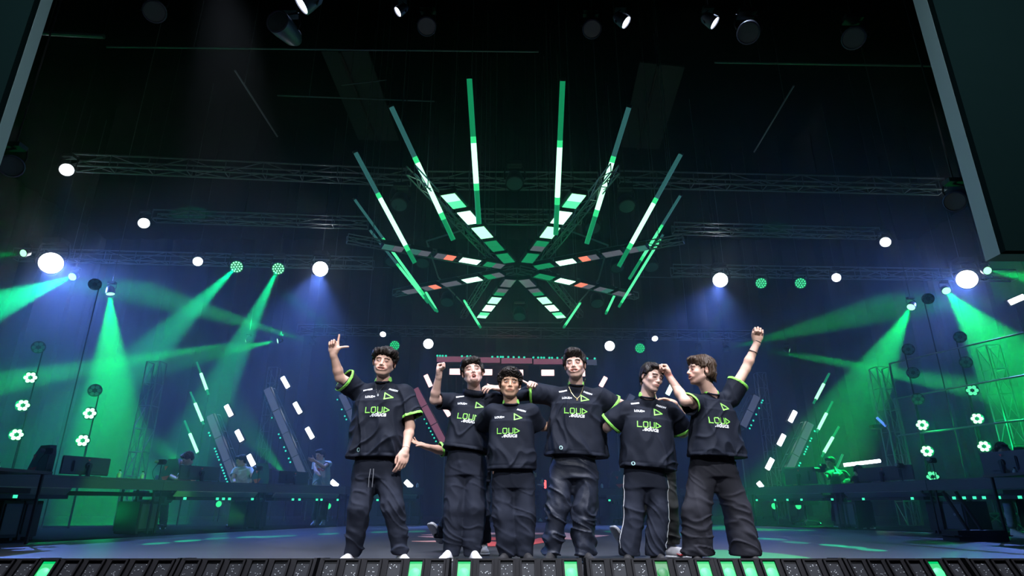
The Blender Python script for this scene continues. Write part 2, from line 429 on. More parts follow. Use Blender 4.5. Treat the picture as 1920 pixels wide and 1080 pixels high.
truss(at(1260, 507, z=7.6), at(1900, 517, z=7.6), 'right half of the truss carrying the big white and green washes', .3)
truss(at(560, 618, y=24.5), at(1420, 630, y=24.5), 'far back truss with small washes behind the group', .35, 1.1)
truss(at(800, 338, z=7.6), at(1120, 340, z=7.6), 'short front cross truss of the star rig', .3)
truss(at(850, 405, z=7.4), at(1090, 407, z=7.4), 'short rear cross truss of the star rig', .28)
for (a, b, yy, lab) in (((250, 905), (282, 680), 15, 'tall thin tower truss at the left, rising behind the desks'), ((1690, 895), (1652, 690), 15, 'tall tower truss at the right, behind the white bar light'),
                    ((1905, 850), (1868, 650), 14, 'tower truss at the far right edge beside the green lamps'), ((487, 905), (503, 690), 22, 'pale ladder truss tower far back between the leaning panels'), ((1452, 905), (1432, 700), 22, 'pale ladder truss tower far back at the right of the raised arm')):
    p = at(*a, y=yy); truss(Vector((p.x, yy, 0)), Vector((p.x, yy, at(*b, y=yy).z)), lab, .32, .55, (0, 1, 0), .018, .010)
for (a, b, zz, r, lab) in (((440, 131), (520, 256), 9, .02, 'thin diagonal ceiling pipe upper left'), ((1488, 161), (1414, 285), 9, .02, 'thin diagonal ceiling pipe upper right'),
                       ((200, 88), (1010, 97), 9.5, .02, 'thin straight pipe crossing the dark ceiling'), ((1340, 117), (1766, 124), 9.5, .025, 'thin ceiling pipe at upper right by the panel'), ((520, 179), (815, 190), 9.5, .018, 'thin ceiling pipe above the left of the star rig'),
                       ((60, 60), (195, 68), 9, .05, 'short thick pipe upper left beside the panel'), ((640, 160), (725, 150), 9, .01, 'thin cable line by the left grey strip'),
                       ((600, 499), (735, 502), 8.4, .015, 'thin pipe left of the star rig'), ((1190, 519), (1275, 521), 8.4, .015, 'thin pipe right of the star rig')):
    p, q = at(*a, z=zz), at(*b, z=zz); o = MB().tube(p, q, r, n=8).tube(p.lerp(q, .2), p.lerp(q, .2)*1+Vector((0, 0, 12.5-p.lerp(q, .2).z)), .006, n=5).build('ceiling_pipe', RIG); tag(o, lab, 'pipe')
for (a, b, lab) in (((1668, 682), (1930, 622), 'upper side pipe behind the right green lamps'), ((1676, 748), (1930, 702), 'middle side pipe behind the right green lamps'), ((1684, 817), (1930, 786), 'lower side pipe behind the right green lamps')):
    o = MB().tube(at(*a, y=15), at(*b, y=11), .018, n=8).tube(at(*a, y=15), Vector((at(*a, y=15).x, 15, 0)), .02).build('side_pipe', RIG); tag(o, lab, 'pipe')
STRIP = mat('grey_ceiling_lining', (.035, .037, .042), .85, noise=.3, nscale=3)
for pts, lab in (([(602, 96), (690, 96), (748, 264), (672, 262)], 'grey ceiling lining strip upper left of the star rig'), ([(1200, 117), (1284, 126), (1236, 280), (1164, 276)], 'grey ceiling lining strip upper right of the star rig')):
    P_ = [at(a, b, z=11.5) for a, b in pts]; m_ = MB().prism(P_, (0, 0, 1), .05); root = empty('ceiling_strip', P_[0], lab, 'ceiling lining')
    m_.build('lining', STRIP, root, world=True)
    a = P_[0].lerp(P_[1], .4); b = P_[3].lerp(P_[2], .45); MB().tube(a-Vector((0, 0, .03)), b-Vector((0, 0, .03)), .04).build('seam_pipe', MATTE, root, world=True)
# near hanging screens at both sides
SCR = mat('dark_green_screen_face', (.0035, .0105, .010), .7, noise=.1, nscale=6, spec=.0); EDGE = mat('screen_edge_trim', (.16, .27, .26), .6)
r = empty('side_screen', (3.8, 4.5, 2.35), 'large dark green screen hanging close at the right edge', 'screen')
x0 = at(1886, 470, y=4.5); MB().box((x0.x, 4.5, x0.z), (x0.x+2.2, 4.56, 6.2)).build('screen_face', SCR, r, world=True); MB().box((x0.x-.002, 4.56, x0.z-.004), (x0.x+2.2, 4.72, 6.2)).build('screen_frame', EDGE, r, world=True)
r = empty('side_screen', (-3.9, 4.4, 3.2), 'large dark green screen hanging close at the left edge', 'screen')
x0 = at(-10, 225, y=4.5); MB().box((x0.x-2.2, 4.5, 2.9), (x0.x, 4.56, 6.2)).build('screen_face', SCR, r, world=True); MB().box((x0.x-2.2, 4.56, 2.896), (x0.x+.002, 4.68, 6.2)).build('screen_frame', EDGE, r, world=True)

# ------------------------------------------------------------------ lamps
WHITE_ON = glow('lamp_white_on', (.85, .90, 1.0), 6); WHITE_HI = glow('lamp_white_blaze', (.85, .9, 1.0), 30); GREEN_ON = glow('lamp_green_on', (.03, .85, .25), 1.3); TEAL_ON = glow('lamp_teal_on', (.05, .85, .50), 1.3)
GREENW = glow('lamp_green_white', (.34, 1.0, .52), 2.0); GREEN_DIM = glow('lamp_green_dim', (.01, .45, .17), .55); PALE = glow('lamp_pale_grey', (.30, .32, .40), .32); CELLG = glow('cell_green', (.10, .95, .38), 1.3); CELLD = glow('cell_green_soft', (.02, .55, .12), .6)
OFFG = mat('unlit_lens', (.10, .14, .14), .25); REDW = glow('lamp_red_white', (1.0, .60, .60), 2.2); REDD = glow('lamp_red_dim', (1.0, .25, .16), 1.1)
def lamp(p, tgt, r, lens, label, cat='stage light', name='moving_head_light', depth=None, group=None, cells=0, cellm=None, body=None, hang=None):
    p, tgt = Vector(p), Vector(tgt); d = (tgt-p).normalized(); body = body or BLACK; depth = depth or r*2.2
    root = empty(name, p, label, cat, group); M = Matrix.Translation(p) @ frame(d).to_4x4()
    MB().lathe([(r*.55, -depth), (r*.9, -depth*.8), (r*1.12, -depth*.25), (r*1.15, .0), (r*1.02, .006), (r*1.0, -.012)], M, 20).build('housing', body, root, True, True)
    MB().lathe([(r*.98, -.013), (r*.98, -.008)], M, 24).build('lens', lens, root, False, True)
    if cells:
        me = MB().lathe([(r*.13, -.002), (r*.11, .004)], None, 8).mesh('led_cell'); me.materials.append(cellm)
        spots = [(0, 0)]+[(.42*r*math.cos(a), .42*r*math.sin(a)) for a in np.linspace(0, 2*PI, 7)[:-1]]+[(.78*r*math.cos(a), .78*r*math.sin(a)) for a in np.linspace(0, 2*PI, cells-6)[:-1]]
        for (x, y) in spots: put('led_cell', me, M @ Matrix.Translation((x, y, 0)), root)
    if hang is False: MB().tube(p-d*depth*.5, Vector(((p-d*depth*.5).x, (p-d*depth*.5).y, 0)), .014, n=6).build('stand', BLACK, root, world=True)
    if hang is not False:
        s = Vector((1, 0, 0)); s = (s-d*s.dot(d)).normalized(); c = p-d*depth*.45; u = Vector((0, 0, 1 if hang is None else hang)); t = c+u*r*1.9
        MB().path([c-s*r*1.2, c-s*r*1.35+u*r*.6, t-s*r*1.1, t+s*r*1.1, c+s*r*1.35+u*r*.6, c+s*r*1.2], r*.10, 6).build('yoke', BLACK, root, world=True)
        MB().box(t-Vector((r*.9, r*.6, 0 if u.z > 0 else r*.5)), t+Vector((r*.9, r*.6, r*.5 if u.z > 0 else 0))).build('base', BLACK, root, world=True)
        if u.z > 0: MB().tube(t, Vector((t.x, t.y, 12.5)), .010, n=5).build('drop_pipe', BLACK, root, world=True)
        else: MB().tube(t, Vector((t.x, t.y, 0)), .02, n=6).build('stand', BLACK, root, world=True)
    return root
def B(i): q = BEAMS[i]; return place(*q[:4]), place(*q[4:8])
def off(p, t, k=.06): return p-(t-p).normalized()*k
small = [(0, .10, 'green beam light at far left, shaft pointing out of frame'), (1, .11, 'teal beam light just below the big left white wash'), (2, .11, 'green beam light at left with wide downward cone'),
         (5, .085, 'third green lamp from left in the low rear row'), (6, .085, 'second green lamp from left in the low rear row'), (7, .085, 'leftmost green lamp in the low rear row'), (8, .085, 'green lamp behind the L sign hand'),
         (9, .08, 'green uplight behind the second gaming chair'), (10, .08, 'green uplight behind the leaning player'), (11, .085, 'green lamp above the laughing man'), (12, .085, 'green lamp just left of the raised forearm'),
         (13, .085, 'green lamp just right of the raised forearm'), (14, .085, 'rightmost green lamp in the low rear row'), (15, .11, 'green beam light at right, shaft falling left'), (16, .11, 'green beam light at right, shaft falling right'), (17, .11, 'green beam light at far right edge')]
for i, r, lab in small:
    p, t = B(i); lamp(off(p, t), t, r, GREENW if i not in (8, 11) else GREEN_ON, lab, hang=(-1 if i in (9, 10) else None))
for i, lab in ((3, 'left one of the two round green washes on the left'), (4, 'right one of the two round green washes on the left')):
    p, t = B(i); lamp(off(p, t), at(480, 700, y=9), .18, GREEN_DIM, lab, cells=19, cellm=GREENW)
for (px, py, tx, lab) in ((1427, 531, 1300, 'left one of the two round green washes on the right'), (1501, 531, 1350, 'right one of the two round green washes on the right')):
    lamp(at(px, py, z=7.0), at(tx, 700, y=9), .17, GREEN_DIM, lab, cells=19, cellm=CELLG)
for (px, py, tx, lab) in ((740, 648, 700, 'small round green wash above the leftmost head'), (1200, 653, 1240, 'small round green wash right of the tallest head')):
    lamp(at(px, py, y=24), at(tx, 800, y=12), .20, GREEN_DIM, lab, cells=19, cellm=GREEN_ON)
for i, r, mt, lab in ((18, .30, WHITE_HI, 'blazing big white wash at far left'), (19, .22, WHITE_HI, 'bright white wash left of the star rig'), (20, .22, WHITE_HI, 'bright white wash right of the star rig'), (21, .28, WHITE_HI, 'blazing big white wash at far right'),
                  (22, .20, WHITE_ON, 'round white wash above the shouting man'), (23, .20, WHITE_ON, 'round white wash right of the tallest head')):
    p, t = B(i); lamp(off(p, t), at({18: 200, 19: 700, 20: 1200, 21: 1700, 22: 850, 23: 1100}[i], 800, y=5), r, mt, lab)
for i, lab in ((24, 'nearest small white downlight on the left side'), (25, 'second small white downlight on the left side'), (26, 'third small white downlight on the left side'), (27, 'nearer small white downlight on the right side'), (28, 'farther small white downlight on the right side')):
    p, t = B(i); lamp(off(p, t), t, .13, WHITE_ON, lab)
for px, py, lab in ((718, 627, 'tiny white downlight above and left of the first head'), (1228, 635, 'tiny white downlight above the glasses wearer')):
    p = at(px, py, y=24.0); lamp(p, p+Vector((0, -1.2, -1)), .12, WHITE_ON, lab)
# near lamps on the front truss
NEAR = mat('lamp_shell_blue_grey', (.07, .08, .12), .4)
for (px, py, yy, tx, ty, r, on, lab) in ((565, 8, 5.5, 640, 160, .11, 1, 'lit lamp at the top edge left of centre'), (520, 40, 6, 420, -60, .13, 0, 'dark lamp at the top edge left of centre'), (290, 22, 6, 320, 90, .12, 0, 'dark lamp at the top edge above the left pipe'),
        (1174, 42, 6, 1135, 90, .075, 1, 'lit lamp at the top, nearer the centre'), (1340, 43, 6, 1300, 85, .075, 1, 'lit lamp at the top, right of the centre'), (1403, 62, 6, 1390, 120, .12, 0, 'dark lamp at the top right, beside the lit one'), (1600, 72, 6, 1540, 130, .12, 0, 'dark lamp at the top right near the big screen'),
        (22, 312, 5.5, 80, 360, .10, 0, 'dark long lamp at the left edge under the screen'), (1790, 378, 6, 1690, 450, .10, 0, 'dark long lamp at the right beside the screen'), (746, 22, 6, 780, 70, .06, 1, 'thin sliver of a lit lamp at top left of centre'), (800, 50, 7, 790, 120, .12, 0, 'very dim lamp in the dark left of centre'), (1110, 55, 7, 1120, 120, .12, 0, 'very dim lamp in the dark right of centre')):
    p = at(px, py, y=yy); lamp(p, p+Vector((.62 if px > 900 else -.62, -.10, -.62)) if on else at(tx, ty, y=yy-1.0), r, WHITE_ON if on else OFFG, lab, body=NEAR, depth=r*(2.4 if on else 3.6))
for (px, py, zz, lab) in ((748, 385, 6.6, 'unlit wash hanging on the upper left of the star rig'), (840, 420, 6.6, 'unlit wash behind the upper left arm of the star rig'), (1176, 388, 6.6, 'unlit wash hanging on the upper right of the star rig'), (1112, 428, 6.6, 'unlit wash behind the upper right arm of the star rig'),
        (735, 492, 6.4, 'unlit wash at the left tip of the star rig'), (792, 494, 6.4, 'unlit wash inside the left of the star rig'), (1158, 503, 6.4, 'unlit wash inside the right of the star rig'), (1222, 502, 6.4, 'unlit wash at the right tip of the star rig'), (965, 345, 6.8, 'unlit lamp at the top centre of the star rig'), (974, 595, 5.6, 'unlit lamp hanging at the bottom centre of the star rig'), (838, 568, 5.6, 'unlit lamp at the lower left of the star rig'), (1120, 570, 5.6, 'unlit lamp at the lower right of the star rig')):
    p = at(px, py, z=zz); lamp(p, p+Vector((0, -.5, -1)), .17, OFFG, lab)
# six-petal green lamps on the side ladders
for (px, py, st, lab) in ((57, 708, 2, 'top green petal lamp of the left outer column'), (43, 760, 2, 'middle green petal lamp of the left outer column'), (31, 815, 2, 'bottom green petal lamp of the left outer column'), (168, 775, 2, 'upper green petal lamp of the left inner column'), (155, 826, 2, 'lower green petal lamp of the left inner column'),
        (72, 651, 0, 'unlit petal lamp above the left outer column'), (178, 732, 0, 'unlit petal lamp above the left inner column'), (178, 533, 0, 'unlit petal lamp near the big left white wash'), (1740, 560, 0, 'unlit petal lamp left of the big right white wash'),
        (1823, 732, 1, 'dimly lit petal lamp at top of the right outer column'), (1832, 785, 2, 'brightest green petal lamp of the right outer column'), (1845, 837, 2, 'bottom green petal lamp of the right outer column'), (1729, 797, 2, 'upper green petal lamp of the right inner column'), (1738, 846, 2, 'lower green petal lamp of the right inner column'),
        (1800, 632, 0, 'unlit petal lamp highest of the right outer column'), (1811, 679, 0, 'unlit petal lamp second of the right outer column'), (1703, 655, 0, 'unlit petal lamp highest of the right inner column'), (1712, 699, 0, 'unlit petal lamp second of the right inner column'), (1721, 748, 0, 'unlit petal lamp third of the right inner column'), (1749, 894, 1, 'dimly lit petal lamp just above the right desk')):
    yy = 13.0 if px < 900 else 14.0; p = at(px, py, y=yy); root = empty('petal_lamp', p, lab, 'stage light')
    M = Matrix.Translation(p) @ frame(Vector((0, 0, .6))-p+Vector((0, 0, .3))).to_4x4()
    MB().lathe([(.08, -.14), (.125, -.08), (.135, 0), (.125, .004)], M, 20).build('housing', MATTE, root, True, True)
    mm_ = (OFFG, CELLG, glow('petal_blaze', (.45, 1.0, .62), 2.4))[st]; me = MB().lathe([(.043, -.004), (.036, .012)], None, 10).mesh('petal'); me.materials.append(mm_)
    for k in range(6): put('petal', me, M @ Matrix.Translation((.078*math.cos(k*PI/3), .078*math.sin(k*PI/3), .004)), root)
    MB().tube(p+Vector((0, .15, .05)), Vector((p.x, p.y+.15, 0)), .014, n=6).box(p+Vector((-.02, .05, -.02)), p+Vector((.02, .17, .02))).build('stand', BLACK, root, world=True)
    if st == 2: point_light('petal_light', p+Vector((0, -.20, 0)), 16, (.0, 1.0, .22), .05)

# ------------------------------------------------------------------ the star rig
ZR = 5.6
ARMS = {'upper left': ((958, 497), [(948, 484), (930, 460), (907, 434), (880, 406), (851, 377)], 'ddghG', 1), 'upper right': ((986, 497), [(994, 484), (1013, 459), (1033, 436), (1055, 408), (1076, 377)], 'dmghG', -1),
        'left': ((950, 503), [(926, 497), (881, 490), (835, 482), (788, 474), (737, 465)], 'mhrpp', 1), 'lower left': ((950, 512), [(926, 517), (887, 525), (850, 532), (814, 539), (772, 546)], 'mhqrq', 1),
        'right': ((990, 503), [(1020, 499), (1066, 491), (1110, 484), (1151, 475), (1195, 467)], 'dhrqp', -1), 'lower right': ((990, 512), [(1021, 519), (1061, 527), (1098, 535), (1133, 543), (1166, 551)], 'dhrpq', -1),
        'bottom left': ((957, 520), [(952, 531), (940, 548), (928, 564), (915, 578), (906, 591)], 'qmghG', -1), 'bottom right': ((984, 520), [(989, 531), (1006, 549), (1022, 565), (1035, 579), (1048, 591)], 'qmghG', 1)}
STG = {'d': (GREEN_DIM, GREEN_DIM), 'm': (PALE, GREEN_DIM), 'g': (GREENW, GREENW), 'h': (glow('panel_blaze', (.50, 1.0, .72), 2.4), ) * 2, 'G': (CELLG, GREENW), 'r': (REDD, PALE), 'q': (PALE, PALE), 'p': (PALE, glow('lamp_teal_grey', (.10, .40, .33), .35))}
ORD = ('innermost', 'second', 'third', 'fourth', 'outermost')
for an, (hub, pts, st, sg) in ARMS.items():
    P_ = [at(a, b, z=ZR) for a, b in pts]; d = (P_[4]-P_[0]); L = d.length; hl_ = L/4*.37; d.normalize(); s = d.cross(Vector((0, 0, 1)))
    for k in range(5):
        c = P_[0]+d*L*k/4; root = empty('led_panel_light', c, f'{ORD[k]} light panel on the {an} arm of the star rig', 'stage light', 'light panels of the star rig')
        M = Matrix.Translation(c) @ Matrix((d, s, Vector((0, 0, 1)))).transposed().to_4x4()
        MB().box((-hl_-.03, -.16, .0), (hl_+.03, .16, .09), .012, M).build('housing', BLACK, root, world=True)
        rod(root, 'hanging_wire', c+Vector((0, 0, .09)), c+Vector((0, 0, 12.5-ZR)), .005, BLACK)
        a, b = STG[st[k]]
        if st[k] in 'hgG': point_light('panel_glow', c+Vector((0, 0, -.35)), 1.6 if st[k] == 'h' else .9, (.0, 1.0, .25), .1)
        MB().box((-hl_, -.13, -.012), (-.005, .13, .002), 0, M).build('panel', a, root, world=True); MB().box((.005, -.13, -.012), (hl_, .13, .002), 0, M).build('panel', b, root, world=True)
    o_ = s*sg*.42
    truss(at(*hub, z=ZR)+o_+Vector((0, 0, .22)), P_[4]+d*.9+o_+Vector((0, 0, .22)), f'slim truss arm of the star rig pointing {an}', .16, .5, cr=.014, br=.009, name='star_rig_truss')
for (p, q) in (((850, 449), (805, 452)),): pass
RING = [(800, 452), (905, 420), (1040, 422), (1140, 460), (1122, 525), (1052, 605), (902, 605), (822, 520)]
rr = empty('rig_ring', at(970, 510, z=6.0), 'thin dark polygon of pipes tying the star rig arms together', 'frame')
for a, b in zip(RING, RING[1:]+RING[:1]): rod(rr, 'ring_pipe', at(*a, z=6.0), at(*b, z=6.0), .02, RIG)
TUBES = [((880, 148), 7.0, (898, 420), 5.0, .42, .72, 'inner upper left'), ((1055, 152), 7.0, (1042, 440), 5.0, .40, .75, 'inner upper right'), ((734, 201), 7.0, (850, 450), 5.0, .40, .80, 'second upper left'), ((1179, 202), 7.0, (1100, 457), 5.0, .38, .75, 'second upper right'),
         ((667, 287), 7.0, (778, 493), 5.0, .40, .85, 'third left'), ((1276, 290), 7.0, (1160, 500), 5.0, .42, .80, 'third right'), ((665, 374), 7.0, (817, 583), 5.0, .36, .80, 'fourth left'), ((1275, 368), 7.0, (1180, 523), 5.0, .40, .75, 'fourth right'),
         ((694, 432), 7.0, (803, 568), 5.2, .5, .9, 'low left'), ((1243, 440), 7.0, (1160, 576), 5.2, .1, .9, 'low right'), ((870, 563), 6.0, (901, 614), 4.9, .05, .9, 'bottom left'), ((1088, 568), 6.0, (1057, 614), 4.9, .05, .9, 'bottom right'), ((1154, 550), 6.2, (1136, 588), 5.2, .1, .9, 'short lower right'), ((797, 545), 6.2, (820, 584), 5.2, .1, .9, 'short lower left')]
for (a, z1, b, z2, f0, f1, nm) in TUBES:
    p, q = at(*a, z=z1), at(*b, z=z2); r = .045 if z1 == 7.0 and a[1] < 300 else .032; root = empty('led_tube', p, f'{nm} green LED tube fanning out of the star rig', 'light tube', 'LED tubes of the star rig')
    tint = GREEN_DIM if 'inner' in nm else glow('tube_dim_teal', (.05, .22, .22), .5)
    MB().tube(p, p.lerp(q, f0), r, n=10).build('dim_section', tint, root, True, True)
    MB().tube(p.lerp(q, f0), p.lerp(q, f1), r*1.02, n=10).build('lit_section', glow('tube_lit', (.42, 1.0, .62), 2.2) if a[1] < 350 else CELLG, root, True, True)
    for fa, fb in ((f0-.035, f0+.01), (f1-.01, min(1, f1+.04))): MB().tube(p.lerp(q, max(0, fa)), p.lerp(q, fb), r*1.04, n=10).build('fade_section', glow('tube_mid_green', (.04, .85, .28), 1.0), root, True, True)
    MB().tube(p.lerp(q, f1), q, r, n=10).build('lower_section', GREEN_DIM, root, True, True)
    MB().tube(p, p-(q-p).normalized()*.05, r*1.15, n=10).build('end_cap', BLACK, root, True, True)
    h = p.lerp(q, .15); MB().tube(h, h+Vector((0, 0, 12.5-h.z)), .006, n=5).build('hanging_wire', RIG, root, world=True)

# ------------------------------------------------------------------ upstage light structures
def bar_frame(p, q, n=(0, -1, 0)):
    d = (Vector(q)-Vector(p)).normalized(); n = Vector(n); n = (n-d*n.dot(d)).normalized(); return Matrix.Translation(p) @ Matrix((d.cross(n)*-1, n, d)).transposed().to_4x4(), (Vector(q)-Vector(p)).length
def strobe(px, py, dx, dy, y, lab, m=WHITE_ON, w=.07, k=1):
    p, q = at(px-dx, py-dy, y=y), at(px+dx, py+dy, y=y); M, L = bar_frame(p, q); root = empty('strobe_light', (p+q)/2, lab, 'stage light')
    MB().box((-w-.03, -.10, -.04), (w+.03, .0, L+.04), .01, M).build('housing', BLACK, root, world=True)
    MB().box((-w, .0, 0), (w, .03, L), .01, M).build('tube', m, root, world=True)
    e = (p+q)/2+Vector((0, .09, 0)); MB().tube(e, Vector((e.x, e.y, 0)), .014, n=6).build('stand', BLACK, root, world=True)
    if k: point_light('strobe_glow', (p+q)/2+Vector((0, -.3, 0)), 0.8*k, (.50, .60, 1.0), .1)
SW = WHITE_ON
for i, (px, py) in enumerate(((535, 717), (558, 765), (581, 812))): strobe(px, py, 5.5, 10, 20, f'white strobe on the inner left slope, {("topmost", "middle", "lowest")[i]}', SW)
for i, (px, py) in enumerate(((429, 770), (449, 817), (471, 863))): strobe(px, py, 5, 10, 19, f'white strobe on the outer left slope, {("topmost", "middle", "lowest")[i]}', SW)
for i, (px, py) in enumerate(((1486, 781), (1465, 825), (1443, 870))): strobe(px, py, -5, 10, 19, f'white strobe on the outer right slope, {("topmost", "middle", "lowest")[i]}', SW)
for (px, py, dx, dy, lab, m, k) in ((1257, 728, -6, 12, 'cyan white strobe between the glasses wearer and raised fist', glow('strobe_cyan', (.6, 1, 1), 4), 1), (1389, 731, -5, 9, 'white strobe behind the raised sleeve', SW, .5), (487, 906, 5, 4, 'small white light behind the desk near the teal shirt', SW, .4), (627, 907, 6, 5, 'small white light behind the desk beside the standing player', SW, .4),
        (1425, 909, 4, 5, 'small white light behind the right desk', SW, .4), (766, 908, 6, 6, 'small white light beside the leftmost person legs', SW, .4), (1158, 908, -4, 7, 'small teal light between the tallest and the glasses wearer', TEAL_ON, .3), (1906, 562, -14, 6, 'short white lamp at the right edge', SW, .5),
        (803, 714, 5, 11, 'red white strobe above the raised fist elbow', REDW, .3), (838, 772, 5, 8, 'red white strobe below the bent elbow', REDW, .2), (1131, 716, -5, 9, 'red white strobe on the tallest man shoulder', REDW, .3),
        (855, 697, 12, 0, 'leftmost red white strobe of the back row', REDW, .2), (912, 698, 11, 0, 'second red white strobe of the back row', REDW, .2), (970, 699, 11, 0, 'third red white strobe of the back row', REDW, .2), (1027, 699, 12, 0, 'fourth red white strobe of the back row', REDW, .2), (1086, 700, 11, 0, 'rightmost red white strobe behind the tallest neck', REDW, .2)):
    strobe(px, py, dx, dy, 22 if px < 1900 else 17, lab, m, .08 if 'back row' not in lab and 'neck' not in lab else .11, k)
LEDP = glow('grey_led_panel', (.075, .085, .14), .8); LEDR = glow('rosy_led_panel', (.28, .10, .16), .8)
def slope(a, b, y, w, lab, side, m, dots, n=3):
    """leaning LED column with a row of small green lights on one edge"""
    p, q = at(*a, y=y), at(*b, y=y); M, L = bar_frame(p, q); root = empty('leaning_led_column', (p+q)/2, lab, 'LED column'); sx = side
    MB().box((-w/2-.02, -.14, 0), (w/2+.02, -.01, L), 0, M).build('frame', BLACK, root, world=True)
    for i in range(n): MB().box((-w/2, -.01, L*i/n+.015), (w/2, .02, L*(i+1)/n-.015), 0, M).build('panel', m, root, world=True)
    me = MB().lathe([(.028, 0), (.02, .02)], None, 8).mesh('green_light'); me.materials.append(glow('dot_teal', (.03, .85, .55), 1.1))
    for t in dots: put('green_light', me, M @ Matrix.Translation((0, 0, L*t)) @ Matrix.Translation((sx*(w/2+.09), .01, 0)) @ Matrix.Rotation(-PI/2, 4, 'X'), root)
    truss(p+Vector((0, .35, 0)), q+Vector((0, .35, 0)), 'truss carrying the '+lab, .22, .6, (0, 1, 0), .014, .009)
LSD = -1
slope((393, 778), (442, 908), 18, .19, 'leaning grey LED column at the left, outer one', LSD, LEDP, (.22, .26, .45, .49, .53, .57, .61, .68, .72, .76, .80, .84, .88, .92, .96))
slope((500, 728), (572, 900), 19, .20, 'leaning grey LED column at the left, inner one', LSD, LEDP, (.30, .48, .52, .62, .66, .74, .78, .92, .95), 4)
slope((640, 738), (668, 800), 20, .20, 'leaning LED column glimpsed under the leftmost raised arm', LSD, LEDP, (.1, .4, .6, .7), 2)
slope((778, 728), (832, 830), 20, .21, 'leaning rosy LED column left of the bent elbow', LSD, LEDR, (.0, .33, .38, .52, .6, .68, .74, .80, .86, .92), 3)
slope((1420, 742), (1393, 800), 18, .19, 'leaning grey LED column right of the laughing man', -LSD, LEDP, (.05, .12, .30, .5, .7, .85, .95), 2)
slope((1520, 793), (1478, 885), 18, .19, 'leaning grey LED column at the right, outer one', -LSD, LEDP, (.1, .25, .3, .42, .47, .52, .57, .75, .8, .95), 3)
slope((1186, 740), (1160, 790), 20, .2, 'leaning LED column glimpsed behind the sleeve of the tallest', -LSD, LEDP, (.1, .35, .6, .85), 2)
for i, (a, b, f0, f1) in enumerate((((369, 679), (391, 740), .35, .85), ((357, 735), (382, 796), .35, .9), ((346, 789), (371, 850), .40, .98), ((1555, 700), (1525, 757), .35, .85), ((1561, 753), (1531, 811), .38, .9), ((1573, 800), (1540, 857), .35, .85), ((1580, 852), (1567, 882), .0, .0))):
    p, q = at(*a, y=17), at(*b, y=17); root = empty('upstage_tube', p, f'{("upper left", "middle left", "lower left", "upper right", "middle right", "lower right", "unlit lowest right")[i]} slanted green tube upstage behind the desks', 'light tube')
    MB().tube(p, p.lerp(q, f0+.01), .03).build('dim_section', GREEN_DIM, root, True, True)
    if f1: MB().tube(p.lerp(q, f0), p.lerp(q, f1), .042).build('lit_section', GREENW, root, True, True)
    MB().tube(p.lerp(q, f1), q, .03).build('lower_section', GREEN_DIM, root, True, True); MB().tube(q, Vector((q.x, q.y, 0)), .014, n=6).build('stand', BLACK, root, world=True)
p, q = at(1582, 872, y=17), at(1650, 864, y=17); root = empty('white_bar_light', p, 'long white bar light lying slanted above the right desk', 'light tube'); MB().tube(p, q, .045).build('tube', WHITE_ON, root, True, True); MB().box(p+Vector((-.08, 0, -.06)), p+Vector((0, .1, .06))).build('end_cap', BLACK, root, world=True)
p, q = at(1644, 783, y=15), at(1661, 799, y=15); root = empty('blue_glint_lamp', p, 'small unlit lamp with a painted blue glint beside the right tower', 'stage light'); MB().tube(p, q, .03).build('bar', glow('painted_blue_glint', (.1, .25, 1.0), 1.2), root, True, True); MB().box(p+Vector((-.1, .04, -.25)), q+Vector((.12, .25, .05)), .02).build('housing', BLACK, root, world=True)  # blue glint on the unlit lamp put in as a glowing bar
# portal behind the group
y = 24; a, b = at(818, 672, y=y), at(1120, 679, y=y); root = empty('back_portal', (0, y, 0), 'wide horizontal portal bar with rosy panels and a row of green dots', 'LED portal')
for i in range(5):
    c, e = a.lerp(b, i/5), a.lerp(b, (i+1)/5); MB().box((c.x+.03, y-.05, (c.z+e.z)/2-.12), (e.x-.03, y+.05, (c.z+e.z)/2+.08)).build('panel', LEDR if i < 4 else LEDP, root, world=True)
MB().box((a.x, y+.05, a.z-.25), (b.x, y+.25, a.z+.25)).build('beam', BLACK, root, world=True)
for sx in (a.x+.3, b.x-.3): MB().box((sx-.15, y+.05, 0), (sx+.15, y+.25, a.z)).build('post', BLACK, root, world=True)
me = MB().lathe([(.045, 0), (.03, .03)], None, 8).mesh('green_light'); me.materials.append(glow('dot_teal', (.03, .85, .55), 1.1))
for px in (820, 825, 830, 836, 866, 876, 882, 923, 933, 939, 943, 953, 963, 973, 983, 1000, 1009, 1015, 1020, 1030, 1035, 1045, 1055, 1060, 1066, 1101, 1115):
    c = at(px, 667+(px-820)*.018, y=y-.06); put('green_light', me, Matrix.Translation(c) @ Matrix.Rotation(PI/2, 4, 'X'), root)
point_light('portal_glow', at(950, 700, y=22.5), 18, (1.0, .2, .2), .3)

# ------------------------------------------------------------------ people
SKIN = {}
def skin_mat(name, col):
    return mat('skin_'+name, col, .5, bump=.12, bscale=350, noise=.12, nscale=14, attr='tint', spec=.2)
CLOTH = lambda: mat('navy_black_jersey', (.0110, .0140, .0235), .68, bump=.35, bscale=420, noise=.15, nscale=9, spec=.10)
PANT = lambda: mat('charcoal_trouser_cloth', (.0180, .0220, .036), .75, bump=.4, bscale=380, noise=.15, nscale=9, spec=.12)
LIME = mat('lime_green_trim', (.25, .70, .10), .6)
WHITE = mat('white_print', (.75, .78, .82), .6)
HAIRM = mat('dark_brown_hair', (.020, .015, .013), .5, noise=.5, nscale=90, bump=.5, bscale=160, spec=.2)
HAIRB = mat('mid_brown_hair', (.060, .036, .022), .5, noise=.5, nscale=90, bump=.5, bscale=160, spec=.25)
EYEW = mat('eye_white', (.6, .6, .6), .3); IRIS = mat('dark_iris', (.015, .010, .008), .2)
TEETH = mat('teeth', (.75, .72, .68), .35); MOUTH = mat('mouth_inside', (.05, .012, .012), .5)
